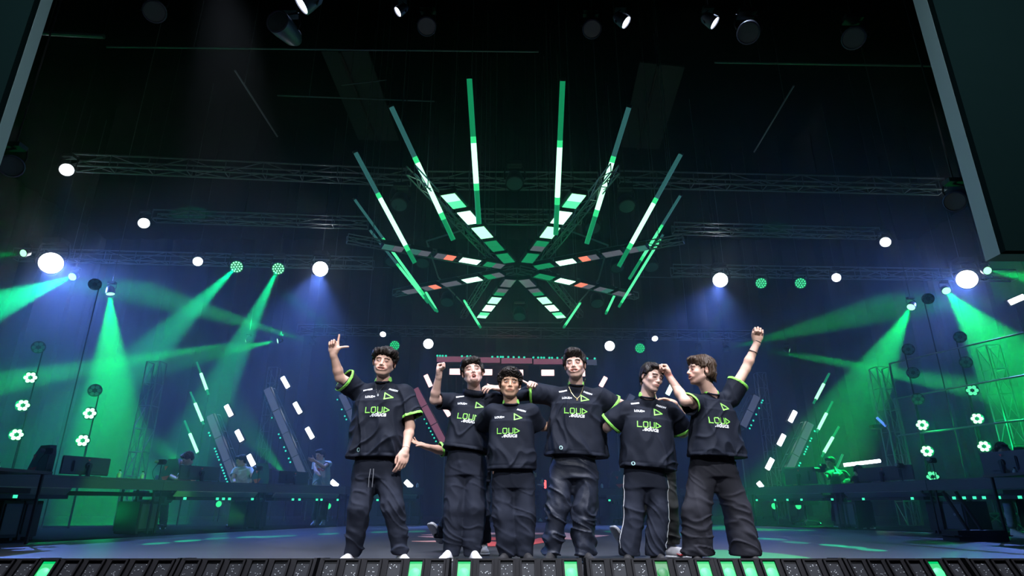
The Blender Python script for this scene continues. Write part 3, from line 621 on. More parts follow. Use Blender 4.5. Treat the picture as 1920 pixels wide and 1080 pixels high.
GOLD = mat('gold_chain', (.75, .60, .33), .3, 1.0); SILVER = mat('silver_chain', (.7, .72, .75), .3, 1.0)

def hand(v, W, D, N, S, curl=(.2, .2, .25, .3), thumb='side', sc=1.0, k=.004):
    """hand from wrist W. D: along fingers, N: out of the palm, S: towards the thumb. curl 0 straight, 1 fist"""
    D, N, S = (Vector(a).normalized() for a in (D, N, S)); N = (N-D*N.dot(D)).normalized(); S = (S-D*S.dot(D)-N*S.dot(N)).normalized()
    def p(d, s_, n): return Vector(W)+D*(d*sc)+S*(s_*sc)+N*(n*sc)
    R = Matrix((S, D, N)).transposed()
    v.cone(p(-.015, 0, 0), p(.03, 0, 0), .024*sc, .027*sc, k=.015)
    v.ell(p(.052, .004, 0), (.042*sc, .05*sc, .0165*sc), R, k=.012, p=2.6)
    v.cone(p(.02, .022, .006), p(.05, .034, .010), .016*sc, .014*sc, k=.012)     # ball of the thumb
    v.cone(p(.03, -.026, .004), p(.07, -.03, .003), .014*sc, .012*sc, k=.012)
    base = [(.095, .030, 0), (.100, .0095, .001), (.096, -.0115, 0), (.086, -.031, -.001)]
    lens = [(.042, .025, .021), (.046, .029, .022), (.042, .027, .021), (.033, .021, .019)]
    rad = [.0092, .0095, .0090, .0080]
    for i in range(4):
        q = p(*base[i]); c = curl[i]; ang = 0; r = rad[i]*sc
        v.cone(p(.06, base[i][1]*.85, 0), q, r*1.15, r*1.08, k=.006)
        spread = (1.5-i)*.055*(1-c)
        for j, l in enumerate(lens[i]):
            ang += c*(1.45, 1.65, 1.0)[j]
            d = (D*math.cos(ang)+N*math.sin(ang)+S*spread*math.cos(ang)).normalized()
            q2 = q+d*(l*sc); v.cone(q, q2, r*(1-.04*j), r*(.95-.06*j), k=.002); q = q2
    t0 = p(.035, .032, .010)
    if thumb == 'side': pts = [t0, p(.060, .058, .012), p(.078, .080, .012), p(.09, .098, .010)]
    elif thumb == 'out': pts = [t0, p(.055, .062, .008), p(.060, .092, .008), p(.062, .118, .006)]
    elif thumb == 'over': pts = [t0, p(.066, .040, .028), p(.078, .020, .042), p(.076, -.004, .045)]
    elif thumb == 'up': pts = [t0, p(.052, .056, .010), p(.060, .090, .004), p(.060, .118, -.002)]
    else: pts = [t0, p(.060, .045, .022), p(.085, .045, .028), p(.105, .040, .030)]
    for j, (a, b) in enumerate(zip(pts, pts[1:])):
        v.cone(a, b, (.0125, .0108, .0100)[j]*sc, (.0108, .0100, .0088)[j]*sc, k=(.008, .003, .002)[j])

def head(v, C, R, sc=1.0, mouth='closed', nose=1.0, jaw=1.0, fat=1.0):
    """C: point between the eyes level inside the head, R: columns right, forward, up"""
    def p(x, y, z): return np.array(C) + sc*(np.array(R) @ np.array((x, y, z)))
    RR = np.array(R)
    def e(c, r, k=.012, cut=False, rot=None, q=2.0):
        M = RR if rot is None else RR @ np.array(rot)
        v.ell(p(*c), [a*sc for a in r], M, k=k, cut=cut, p=q)
    e((0, -.012, .030), (.078*fat, .097, .086))
    e((0, .026, -.030), (.066*fat, .064, .080), k=.03)
    e((0, .030, -.078), (.050*jaw, .050, .036), k=.025)
    e((0, .070, -.101), (.019*jaw, .018, .016), k=.018)
    for s in (-1, 1):
        v.cone(p(s*.060*fat, -.008, -.050), p(s*.024*jaw, .062, -.100), .016*sc, .014*sc, k=.02)   # jaw line
        e((s*.043, .058, -.026), (.022, .022, .018), k=.02)                         # cheek bone
        e((s*.030, .080, .024), (.026, .012, .010), k=.012)                          # brow
        e((s*.031, .099, -.001), (.020, .014, .012), k=.010, cut=True)                  # socket
        e((s*.031, .076, -.002), (.0175, .0135, .0115), k=.004)                       # lids
    v.cone(p(0, .084, .010), p(0, .104*(.5+.5*nose), -.030), .0075*sc, .0100*sc, k=.010)
    e((0, .103*(.5+.5*nose), -.033), (.0115, .012, .0095), k=.006)
    for s in (-1, 1): e((s*.0125, .092, -.036), (.0085, .011, .0075), k=.005)
    for s in (-1, 1): e((s*.006, .103, -.0425), (.0035, .004, .003), k=.003, cut=True)
    wide = {'smile': 1.3, 'grin': 1.25, 'open': .95, 'closed': 1.0}[mouth]
    e((0, .082, -.062), (.032*wide, .018, .022), k=.015)
    if mouth == 'closed':
        e((0, .0935, -.0600), (.0225, .0080, .0050), k=.005); e((0, .0920, -.0705), (.0195, .0080, .0058), k=.005)
        e((0, .108, -.0652), (.024, .010, .0016), k=.002, cut=True)
    elif mouth in ('smile', 'grin'):
        for s in (-1, 1): v.cone(p(s*.044, .058, -.040), p(s*.034, .072, -.060), .008*sc, .008*sc, k=.014)
        for (cz, r) in ((-.055, .0042), (-.0775, .0055)):
            P_ = [p(t*.034, .0955-.024*t*t, cz+(.014 if cz < -.07 else .007)*t*t) for t in (-1, -.5, 0, .5, 1)]
            for a, b in zip(P_, P_[1:]): v.cone(a, b, r*sc, r*sc, k=.004)
        e((0, .100, -.0650), (.031, .026, .0068), k=.003, cut=True)
    else:
        e((0, .084, -.090), (.030, .020, .022), k=.014)
        for (cz, r) in ((-.052, .0048), (-.094, .0062)):
            P_ = [p(t*.021, .097-.014*t*t, cz+(.012 if cz < -.07 else -.006)*t*t) for t in (-1, -.5, 0, .5, 1)]
            for a, b in zip(P_, P_[1:]): v.cone(a, b, r*sc, r*sc, k=.004)
        e((0, .100, -.0725), (.0185, .032, .0165), k=.003, cut=True)
    for s in (-1, 1):   # ears
        e((s*.082*fat, -.012, -.008), (.0075, .019, .031), k=.006, rot=Matrix.Rotation(-s*.35, 3, 'Z') @ Matrix.Rotation(-.15, 3, 'X'))
        e((s*.088*fat, -.006, -.002), (.0045, .009, .017), k=.004, cut=True, rot=Matrix.Rotation(-s*.35, 3, 'Z'))
    return p

def face_tint(V, C, R, sc, lips=(.80, .42, .42), stubble=0.0, blush=.12, mouth='closed'):
    L = (V-np.array(C)) @ np.array(R)/sc; x, y, z = L.T
    T = np.ones((len(V), 3), np.float32); near = (np.abs(x) < .1) & (np.abs(z) < .16) & (y > -.12)
    def blob(cx, cz, rx, rz): return np.exp(-(((x-cx)/rx)**2+((z-cz)/rz)**2)*1.0)*(y > .03)*near
    def mul(w, c):
        for i in range(3): T[:, i] *= 1-w*(1-c[i])
    for s in (-1, 1): mul(blob(s*.045, -.030, .026, .020)*blush*2, (1, .62, .58))
    mul(blob(0, -.036, .016, .010)*blush*2, (1, .70, .66))
    mul(np.clip(1-np.abs(L[:, 2]+.008)/.035, 0, 1)*(np.abs(x) > .074)*near*.5, (1, .68, .62))
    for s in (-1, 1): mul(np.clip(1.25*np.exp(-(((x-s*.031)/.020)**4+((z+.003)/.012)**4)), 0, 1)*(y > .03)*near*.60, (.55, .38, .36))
    if mouth == 'closed': w = np.exp(-((x/.0225)**4+((z+.0655)/.0095)**4))*(y > .080)*.8
    elif mouth == 'open': w = np.exp(-((x/.023)**4+((z+.073)/.0250)**4))*(y > .080)*.8
    else: w = np.exp(-((x/.037)**4+((z+.066-9*x*x)/.0130)**4))*(y > .068)*.75
    mul(w*near, lips)
    if mouth == 'closed': mul(np.exp(-((x/.022)**4+((z+.0652)/.0022)**2))*(y > .08)*near, (.35, .25, .25))
    if stubble:
        w = np.clip((-z-.045)/.02, 0, 1)*np.clip((y+.03)/.04, 0, 1)*near*(1-w)*stubble
        mul(w, (.50, .47, .48))
        mul(np.exp(-((x/.03)**4+((z+.048)/.007)**2))*(y > .07)*near*stubble, (.55, .5, .5))
    return T

def tube_mesh(pts, radii, n=6, flat=None):
    m = MB()
    for i in range(len(pts)-1): m.tube(pts[i], pts[i+1], radii[i], radii[i+1], n=n)
    return m
def on_surface(bvh, q, d, off=0.0):
    h = bvh.ray_cast(Vector(q), Vector(d).normalized())
    return (h[0]-Vector(d).normalized()*off) if h[0] is not None else None

def body_skin(root, spec, res=.004):
    """one continuous skin surface: torso, neck, head, arms, hands"""
    J = spec['J']; sc = spec.get('hs', 1.0); R = spec['headR']; C = J['head']
    pts = [np.array(J[k]) for k in J if k in spec['skin_joints']] + [np.array(C)]
    ex = spec.get('margin', .17)
    lo = np.min(pts, 0)-ex; hi = np.max(pts, 0)+ex
    v = Vol(lo, hi, res)
    neck = Vector(J['neck']); hc = Vector(C); up = Vector(R.col[2]); fw = Vector(R.col[1])
    chest = (Vector(J['sl'])+Vector(J['sr']))/2
    side = (Vector(J['sr'])-Vector(J['sl'])).normalized()
    v.cone(Vector(J['sl'])-Vector((0, 0, .035)), Vector(J['sr'])-Vector((0, 0, .035)), .034, k=.02)
    v.cone(chest-Vector((0, 0, .09)), Vector(J['hip'])+Vector((0, 0, .1)), .06, .06, k=.03)
    v.cone(chest+Vector((0, 0, -.06)), neck, .055, .056, k=.02)
    nt = hc - up*.085*sc - fw*.018*sc
    v.cone(neck, nt, .059*sc, .052*sc, k=.025)
    for s in ('l', 'r'):
        a, b, c = (Vector(J[x+s]) for x in ('s', 'e', 'w'))
        if (c-b).length < .02: continue
        v.cone(a, b, .047, .040, k=.02); m = b.lerp(c, .3)
        v.cone(b, m, .039, .041, k=.015); v.cone(m, c, .041, .0265, k=.015)
        if 'bicep' in spec: v.ell(a.lerp(b, .5), (.045, .045, .07), k=.03)
        h = spec.get('hand'+s)
        if h: hand(v, c, **h)
    head(v, C, R, sc, spec.get('mouth', 'closed'), spec.get('nose', 1.0), spec.get('jaw', 1.0), spec.get('fat', 1.0))
    V, Q = v.net(); V = relax(V, Q, 1, .35)
    T = face_tint(V, C, R, sc, stubble=spec.get('stubble', 0), mouth=spec.get('mouth', 'closed'), blush=spec.get('blush', .10))
    # knuckles and fingertips a little redder
    for s in ('l', 'r'):
        if spec.get('hand'+s):
            d = np.linalg.norm(V-np.array(J['w'+s]), axis=1); w_ = (np.clip((d-.05)/.05, 0, 1)*np.clip((.24-d)/.04, 0, 1))[:, None]*.12
            T = T*(1-w_*(1-np.array([1, .72, .66])))
    o = link('body', np_mesh('body', V, Q, T), skin_mat(spec['name'], spec['skin']), root)
    bvh = BVHTree.FromPolygons([Vector(a) for a in V.tolist()], Q.tolist()) if spec.get('face', True) else None
    if bvh is None: return o
    def p(x, y, z): return Vector(np.array(C) + sc*(np.array(R) @ np.array((x, y, z))))
    def surf(x, z, off=.0006): return on_surface(bvh, p(x, .25, z), -fw, off)
    brow_in, brow_out = spec.get('brow', (.020, .027))
    ey = spec.get('eyes', .4)      # openness
    for s in (-1, 1):
        P_ = [surf(s*t, zz, .0012) for t, zz in ((.012, brow_in), (.022, brow_in+.004), (.033, brow_out+.001), (.043, brow_out-.004), (.050, brow_out-.010))]
        P_ = [q for q in P_ if q is not None]
        if len(P_) > 2: tube_mesh(P_, [.0019*sc, .0028*sc, .0028*sc, .0022*sc, .0010*sc][:len(P_)]).build('eyebrow', spec.get('hairm', HAIRM), o, world=True)
        h = .0062*ey*sc
        if ey > .15:
            c = surf(s*.031, -.002, 0)
            if c is not None:
                m = MB(); M = Matrix.Translation(c-fw*.0040) @ R.to_4x4() @ Matrix.Diagonal((.0130*sc, .0065*sc, max(h, .0022)*1.25, 1))
                r = bmesh.ops.create_uvsphere(m.bm, u_segments=14, v_segments=8, radius=1)['verts']
                for q in r: q.co = M @ q.co
                eo = m.build('eye', EYEW, o, True, True)
                m = MB(); M = Matrix.Translation(c-fw*.0004+Vector(R.col[0])*spec.get('gaze', 0)*.004) @ R.to_4x4() @ Matrix.Diagonal((.0056*sc, .0035*sc, max(h, .0022)*1.2, 1))
                r = bmesh.ops.create_uvsphere(m.bm, u_segments=12, v_segments=8, radius=1)['verts']
                for q in r: q.co = M @ q.co
                m.build('iris', IRIS, eo, True, True)
        # lash line
        P_ = [surf(s*t, -.002+dz*(1 if ey > .15 else -.6)*max(ey, .5), .0004) for t, dz in ((.019, -.001), (.025, .0042), (.032, .0058), (.039, .0042), (.045, -.001))]
        P_ = [q for q in P_ if q is not None]
        if len(P_) > 2: tube_mesh(P_, [.0014*sc, .0023*sc, .0025*sc, .0023*sc, .0014*sc][:len(P_)]).build('eyelashes', IRIS, o, world=True)
    mo = spec.get('mouth', 'closed')
    if mo in ('smile', 'grin'):
        m = MB(); n = 9; top = []; bot = []
        for i in range(n):
            t = -1+2*i/(n-1); top.append(m.bm.verts.new(p(t*.027, .0865-.017*t*t, -.0585+.006*t*t))); bot.append(m.bm.verts.new(p(t*.024, .0860-.017*t*t, -.0690+.010*t*t)))
        for i in range(n-1): m.bm.faces.new((top[i], top[i+1], bot[i+1], bot[i]))
        m.build('teeth', TEETH, o, True, True)
    if mo == 'open':
        m = MB(); n = 7; top = []; bot = []
        for i in range(n):
            t = -1+2*i/(n-1); top.append(m.bm.verts.new(p(t*.016, .091-.012*t*t, -.0565-.003*t*t))); bot.append(m.bm.verts.new(p(t*.015, .090-.012*t*t, -.0625-.002*t*t)))
        for i in range(n-1): m.bm.faces.new((top[i], top[i+1], bot[i+1], bot[i]))
        m.build('teeth', TEETH, o, True, True)
        m = MB(); M = Matrix.Translation(p(0, .070, -.075)) @ R.to_4x4() @ Matrix.Diagonal((.018*sc, .006*sc, .0175*sc, 1))
        r = bmesh.ops.create_uvsphere(m.bm, u_segments=14, v_segments=8, radius=1)['verts']
        for q in r: q.co = M @ q.co
        m.build('mouth_inside', MOUTH, o, True, True)
        m = MB(); M = Matrix.Translation(p(0, .080, -.085)) @ R.to_4x4() @ Matrix.Diagonal((.012*sc, .012*sc, .004*sc, 1))
        r = bmesh.ops.create_uvsphere(m.bm, u_segments=12, v_segments=8, radius=1)['verts']
        for q in r: q.co = M @ q.co
        m.build('tongue', mat('tongue', (.45, .12, .12), .4), o, True, True)
    return o

def hair(root, spec, res=.004):
    C, R, sc = spec['J']['head'], spec['headR'], spec.get('hs', 1.0)
    st = spec['hair']; RR = np.array(R)
    def p(x, y, z): return np.array(C) + sc*(RR @ np.array((x, y, z)))
    ctr = p(0, -.01, .03); v = Vol(ctr-.19*sc, ctr+.19*sc, res)
    for (c, r) in st['add']: v.ell(p(*c), [a*sc for a in r], RR, k=st.get('k', .015))
    for (c, r) in st['cut']: v.ell(p(*c), [a*sc for a in r], RR, k=.006, cut=True)
    for (a, b, ra, rb) in st.get('locks', []): v.cone(p(*a), p(*b), ra*sc, rb*sc, k=.004)
    A, kind = st.get('amp', .006), st.get('kind', 'straight')
    def fn(P_):
        L = (P_-np.array(C)) @ RR/sc
        if kind == 'curly':
            q = L*75; q = q+1.2*np.stack([vnoise(L*40+3), vnoise(L*40+9), vnoise(L*40+17)], -1)
            return A*(1.5*(1-2*np.abs(vnoise(q)))-.3)
        # strands flow from the crown: noise stretched along the radial direction
        ang = np.arctan2(L[:, 0]-st.get('part', 0), L[:, 1]+.03); rad = np.hypot(L[:, 0], L[:, 1]+.03)
        tw = st.get('twist', 1.5)
        q = np.stack([np.cos(ang+tw*rad*8)*9, np.sin(ang+tw*rad*8)*9, L[:, 2]*14+rad*9], -1)
        q2 = np.stack([L[:, 0]*70, L[:, 1]*40, L[:, 2]*18], -1)
        return A*(1.1*(1-2*np.abs(vnoise(q)))+.7*vnoise(q2+5)+.5*vnoise(q2*2.3))
    v.displace(fn)
    V, Q = v.net(); V = relax(V, Q, 1, .3)
    return link('hair', np_mesh('hair', V, Q), spec.get('hairm', HAIRM), root)

def folds(V, N, fr, kind, amp, seed):
    """cloth creases as displacement along the normal"""
    side, fwd, up = (np.array(a) for a in fr); o = np.random.default_rng(seed).random(3)*20
    s, f, u = V@side, V@fwd, V@up
    def cr(n, p): return np.clip(1-np.abs(n)*p, 0, 1)**1.5
    w = vnoise(np.stack([s*4, f*4, u*4], -1)+o*2)*.35
    if kind == 'shirt':
        q = np.stack([s*8.5+u*1.5+w*2, f*8.5, u*1.7-s*.8], -1)+o
        q2 = np.stack([s*7-u*6+w*3, f*7, u*3.4+s*3], -1)+o[::-1]
        q3 = np.stack([s*22+u*9, f*22, u*13-s*5], -1)
        d = cr(vnoise(q), 2.6)*1.5+cr(vnoise(q2), 3.4)*.9-.6+.25*vnoise(q3)
    else:
        q = np.stack([s*7+u*1.2, f*7, u*2.2+s*1], -1)+o
        q2 = np.stack([s*6+w, f*6, u*15+s*9+w*6], -1)+o[::-1]
        q3 = np.stack([s*22, f*22, u*26+s*10], -1)
        d = cr(vnoise(q), 2.6)*1.1+cr(vnoise(q2), 3.0)*1.0-.6+.25*vnoise(q3)
    return d*amp

def shirt(root, spec, res=.0075):
    J = spec['J']; sh = spec['shirt']; sl, sr, neck = Vector(J['sl']), Vector(J['sr']), Vector(J['neck'])
    hem = Vector(J['hem']); side = (sr-sl).normalized(); up = ((sl+sr)/2-hem).normalized()
    if 'torso_side' in sh: side = Vector(sh['torso_side']).normalized()
    side = (side-up*side.dot(up)).normalized(); fwd = up.cross(side)     # fwd points to the viewer for a person facing the camera
    if fwd.y > 0 and not spec.get('back'): fwd = -fwd
    R = Matrix((side, fwd, up)).transposed(); spec['torsoR'] = R; mid = (sl+sr)/2
    H = (mid-hem).length
    pts = [np.array(q) for q in (sl, sr, neck, hem, J['cl'], J['cr'])]; ex = max(sh['w'])+.06
    v = Vol(np.min(pts, 0)-ex, np.max(pts, 0)+ex, res)
    wc, wm, wh = sh['w']; dc, dm, dh = sh['d']
    bl = Vector(sh.get('belly', (0, 0, 0)))
    secs = [(mid-up*.035, wc*.86, dc*.74), (mid-up*.12, wc, dc), (hem+up*H*.45+bl, wm, dm), (hem-up*.05, wh, dh)]
    v.loft(secs, R, k=.03, p=2.5)
    v.cone(sl-up*.028, neck-up*.045-fwd*.01, .056, .062, k=.035); v.cone(sr-up*.028, neck-up*.045-fwd*.01, .056, .062, k=.035)
    v.plane_cut(hem, -up, lo=hem-Vector((.6, .6, .35)), hi=hem+Vector((.6, .6, .2)))
    ends = []
    for s in ('l', 'r'):
        a, c = Vector(J['s'+s]), Vector(J['c'+s]); e = Vector(J['e'+s]); r0, r1 = sh['sleeve']
        d = (c-a).normalized(); c2 = c+d*.05
        v.cone(a-up*.02, c, r0, r1, k=.035, flat=not sh.get('long'+s))
        if sh.get('long'+s):
            wj = Vector(J['w'+s]); v.cone(c, e, r1*.9, sh['longr'], k=.02); v.cone(e, wj, sh['longr'], sh['longr']*.8, k=.02)
        ends.append((c, d))
    # neckline opening
    v.ell(neck+fwd*.012+up*.026, (.068, .074, .034), R, k=.008, cut=True)
    if sh.get('hood'):
        for i in range(12):
            a0, a1 = 2*PI*i/12, 2*PI*(i+1)/12
            def q(a): return neck+side*math.cos(a)*.082+fwd*(math.sin(a)*.075+.01)+up*(.005-.03*math.sin(a))
            v.cone(q(a0), q(a1), .026, .026, k=.012)
        v.ell(neck-fwd*.09+up*.0, (.10, .05, .05), R, k=.02)
    # hollow the hem and the sleeve ends
    v.ell(hem-up*.03, (wh*.93, dh*.88, .055), R, k=.0, cut=True, p=3)
    for (c, d), s in zip(ends, 'lr'):
        if not sh.get('long'+s): v.cone(c-d*.012, c+d*.06, sh['sleeve'][1]-.014, k=0, cut=True)
    V, Q = v.net(); V = relax(V, Q, 2, .5); N = vnormals(V, Q)
    du = (V-np.array(hem))@np.array(up)
    mask = np.clip(.35+.65*(1-du/H), .3, 1.0)
    for c, d in ends: mask *= np.clip((np.linalg.norm(V-np.array(c), axis=1)-.05)/.06, .35, 1)
    Nh = N-(N@np.array(up))[:, None]*np.array(up)*.9
    V = V + Nh*(folds(V, N, (side, fwd, up), 'shirt', sh.get('amp', .011), sh.get('seed', 1))*mask*np.clip((du+.0)/.03, .45, 1))[:, None]
    # welts pressed in at the hem
    V = V - N*(np.exp(-((du-.03)/.006)**2)*.003)[:, None]
    o = link('hoodie' if sh.get('hood') else 'shirt', np_mesh('shirt', V, Q), sh.get('mat') or CLOTH(), root)
    def disp(V, N): return folds(V, N, (side, fwd, up), 'shirt', sh.get('amp', .011)*.35, sh.get('seed', 1))[:, None]
    for (c, d), s in zip(ends, 'lr'):
        if sh.get('long'+s) or sh.get('plain'+s) or sh.get('notrim'): continue
        r1 = sh['sleeve'][1]; t = Vol(np.array(c)-r1-.05, np.array(c)+r1+.05, .0045)
        t.cone(c-d*.022, c+d*.002, r1+.0015, r1+.0035, k=0, flat=2, shell=.007); a, b = t.net(); a = relax(a, b, 1, .4); n = vnormals(a, b)
        a = a + n*.0 + disp(a, (a-np.array(c))/r1)*((a-np.array(c))/r1); link('sleeve_trim', np_mesh('sleeve_trim', a, b), sh.get('trim', LIME), o)
    if not sh.get('hood'):
        def q(a, dz): return neck+side*math.cos(a)*(.066-dz*.3)+fwd*(math.sin(a)*(.068-dz*.2)+.008)+up*(.004+dz-.026*math.sin(a))
        for nm, m, spans in (('collar_trim', sh.get('trim', LIME), ((-.75, .45), (PI-.45, PI+.75))), ('collar', sh.get('mat') or CLOTH(), ((.45, PI-.45), (PI+.75, 2*PI-.75)))):
            for (a0, a1) in spans:
                t = Vol(np.array(neck)-.16, np.array(neck)+.16, .0042); n = 9
                for i in range(n):
                    for dz in ((0, .008, .016, .024) if nm == 'collar_trim' else (0,)):
                        t.cone(q(a0+(a1-a0)*i/n, dz), q(a0+(a1-a0)*(i+1)/n, dz), .0075, .0075, k=.004)
                a, b = t.net()
                if len(b): link(nm, np_mesh(nm, relax(a, b, 1, .4), b), m, o)
    spec['bvh'] = BVHTree.FromPolygons([Vector(q) for q in V.tolist()], Q.tolist()); spec['shirt_o'] = o
    return o

def trousers(root, spec, res=.0075):
    J = spec['J']; tr = spec['trousers']; hip = Vector(J['hip']); hl, hr = Vector(J['hl']), Vector(J['hr'])
    side = (hr-hl).normalized(); up = Vector((0, 0, 1)); fwd = side.cross(up)*1.0
    if fwd.y > 0: fwd = -fwd
    R = Matrix((side, fwd, up)).transposed()
    pts = [np.array(J[k]) for k in ('hl', 'hr', 'kl', 'kr', 'al', 'ar', 'hip')]
    v = Vol(np.min(pts, 0)-.17, np.max(pts, 0)+.17, res); (rt, rk, ra) = tr['r']
    W = (hr-hl).length/2+rt*.92
    v.loft([(hip+up*.10, W*.92, rt*1.15), (hip, W, rt*1.25), ((hl+hr)/2-up*.03, W, rt*1.2)], R, k=.03)
    v.cone(hip-up*.02, (hl+hr)/2-up*.13, rt*.85, .035, k=.05)
    for s in ('l', 'r'):
        h, k_, a = Vector(J['h'+s]), Vector(J['k'+s]), Vector(J['a'+s])
        ax = (k_-h).normalized(); 
        v.cone(h, k_, rt, rk, k=.025); m = k_.lerp(a, .6); v.cone(k_, m, rk, (rk+ra)/2, k=.02); v.cone(m, a, (rk+ra)/2, ra, k=.02)
        if tr.get('jog'): v.cone(a+up*.015, a-up*.035, .050, .047, k=.01)
        v.plane_cut(a-up*(.045 if tr.get('jog') else .03), -up, lo=a-Vector((.2, .2, .3)), hi=a+Vector((.2, .2, .1)))
    v.displace(lambda P_: np.zeros(len(P_), np.float32))
    V, Q = v.net(); V = relax(V, Q, 2, .5); N = vnormals(V, Q)
    zk = (J['kl'][2]+J['kr'][2])/2
    am = tr.get('amp', .010)*(.55+.75*np.exp(-((V[:, 2]-.12)/.13)**2)+.35*np.exp(-((V[:, 2]-zk)/.10)**2))
    V = V+N*np.array((1, 1, .15), np.float32)*(folds(V, N, (side, fwd, up), 'pant', 1.0, tr.get('seed', 3))*am)[:, None]
    V[:, 2] = np.maximum(V[:, 2], .012)
    o = link('trousers', np_mesh('trousers', V, Q), tr.get('mat') or PANT(), root)
    bvh = BVHTree.FromPolygons([Vector(q) for q in V.tolist()], Q.tolist())
    if tr.get('piping'):
        for s, sg in (('l', -1), ('r', 1)):
            P_ = []; line = [Vector(J['h'+s])+up*.06, Vector(J['h'+s]), Vector(J['k'+s]), Vector(J['a'+s])]
            for a, b in zip(line, line[1:]):
                for i in range(12):
                    q = a.lerp(b, i/12)-fwd*(-.028); h = bvh.ray_cast(q+side*sg*.3, -side*sg)
                    if h[0] is not None: P_.append(h[0]+side*sg*.001)
            if len(P_) > 4: MB().path(P_, .0028, 4).build('side_piping', WHITE, o, world=True)
    return o

def shoe(root, a, yaw, m, sole, label=None, pitch=0.0, sc=1.0, accent=None):
    """a: heel point at floor level; yaw: 0 points to the viewer"""
    M = Matrix.Translation(a) @ Matrix.Rotation(yaw, 4, 'Z') @ Matrix.Rotation(pitch, 4, 'X') @ Matrix.Scale(sc, 4)
    def q(x, y, z): return M @ Vector((x, -y, z))
    R = M.to_3x3().normalized(); v = Vol(np.array(a)-.36, np.array(a)+.36, .0065)
    v.ell(q(0, .02, .045), (.038, .05, .045), R, k=.02); v.ell(q(0, .11, .035), (.042, .10, .038), R, k=.03); v.ell(q(.003, .19, .030), (.042, .06, .028), R, k=.02)
    v.cone(q(0, .015, .06), q(0, .02, .105), .036, .036, k=.02); v.cone(q(0, .04, .08), q(0, .13, .055), .03, .026, k=.02)
    v.cone(q(0, .018, .085), q(0, .02, .14), .027, .027, k=0, cut=True)
    V, Q = v.net(); V = relax(V, Q, 1, .5); L = (V-np.array(a))@np.array(R); so = (L[:, 2] < .022*sc)
    fs = so[Q].all(1); A, B = submesh(V, Q, ~fs); o = link('shoe', np_mesh('shoe', A, B), m, root)
    v = Vol(np.array(a)-.36, np.array(a)+.36, .0065)
    v.ell(q(0, .02, .012), (.040, .052, .014), R, k=.01, p=3); v.ell(q(.0, .105, .011), (.042, .11, .013), R, k=.01, p=3); v.ell(q(.003, .19, .012), (.046, .068, .014), R, k=.01, p=3)
    V, Q = v.net(); link('sole', np_mesh('sole', relax(V, Q, 1, .5), Q), sole, o)
    mm = MB()
    for i in range(4): mm.path([q(-.022, .07+.022*i, .077-.008*i), q(0, .078+.022*i, .086-.008*i), q(.022, .07+.022*i, .077-.008*i)], .0030, 5)
    mm.build('laces', WHITE, o, world=True)
    if accent:
        for sg in (-1, 1):
            mm = MB(); mm.path([q(sg*.043, .07, .040), q(sg*.045, .10, .028), q(sg*.040, .15, .045)], .006, 5); mm.build('side_mark', accent, o, world=True)
    return o

# -------- printed marks laid onto the cloth
def project_decal(spec, me_pts, faces, centre, R, name, m, off=.0022, parent=None):
    side, fwd, up = R.col[0], R.col[1], R.col[2]; V = []
    for (x, y) in me_pts:
        q = Vector(centre)+side*x+up*y+fwd*.5; h = spec['bvh'].ray_cast(q, -fwd)
        if h[0] is None: return None
        V.append(h[0]+fwd*off)
    me = bpy.data.meshes.new(name); me.from_pydata([tuple(q) for q in V], [], faces); me.update()
    return link(name, me, m, parent or spec['shirt_o'])
def ribbon(pts, w, closed=False, step=.006):
    """polyline in 2D -> ribbon quads, finely divided"""
    if closed: pts = list(pts)+[pts[0]]
    V, F = [], []; n = len(pts)
    for (a, b) in zip(pts, pts[1:]):
        a = Vector(a).to_2d() if len(a) > 2 else Vector(a); b = Vector(b); d = (b-a); L = d.length; d.normalize(); nn = Vector((-d.y, d.x))*w/2
        a2, b2 = a-d*w/2, b+d*w/2; k = max(1, int((b2-a2).length/step)); base = len(V)
        for i in range(k+1):
            c = a2.lerp(b2, i/k); V += [tuple(c+nn), tuple(c-nn)]
        for i in range(k): F.append((base+2*i, base+2*i+1, base+2*i+3, base+2*i+2))
    return V, F
def multi(rs):
    V, F = [], []
    for v, f in rs:
        b = len(V); V += v; F += [tuple(i+b for i in q) for q in f]
    return V, F
_txt = {}
def text_geo(t, size, shear=0.0, bold=0.0):
    key = (t, size, shear, bold)
    if key in _txt: return _txt[key]
    c = bpy.data.curves.new('t', 'FONT'); c.body = t; c.size = size; c.align_x = 'CENTER'; c.align_y = 'CENTER'; c.shear = shear; c.offset = bold; c.resolution_u = 3
    o = bpy.data.objects.new('t', c); COL.objects.link(o); bpy.context.view_layer.update()
    me = bpy.data.meshes.new_from_object(o.evaluated_get(bpy.context.evaluated_depsgraph_get())); bpy.data.objects.remove(o)
    bm = bmesh.new(); bm.from_mesh(me); bmesh.ops.triangulate(bm, faces=bm.faces); bm.verts.index_update()
    r = ([(v.co.x, v.co.y) for v in bm.verts], [tuple(v.index for v in f.verts) for f in bm.faces]); bm.free(); _txt[key] = r; return r

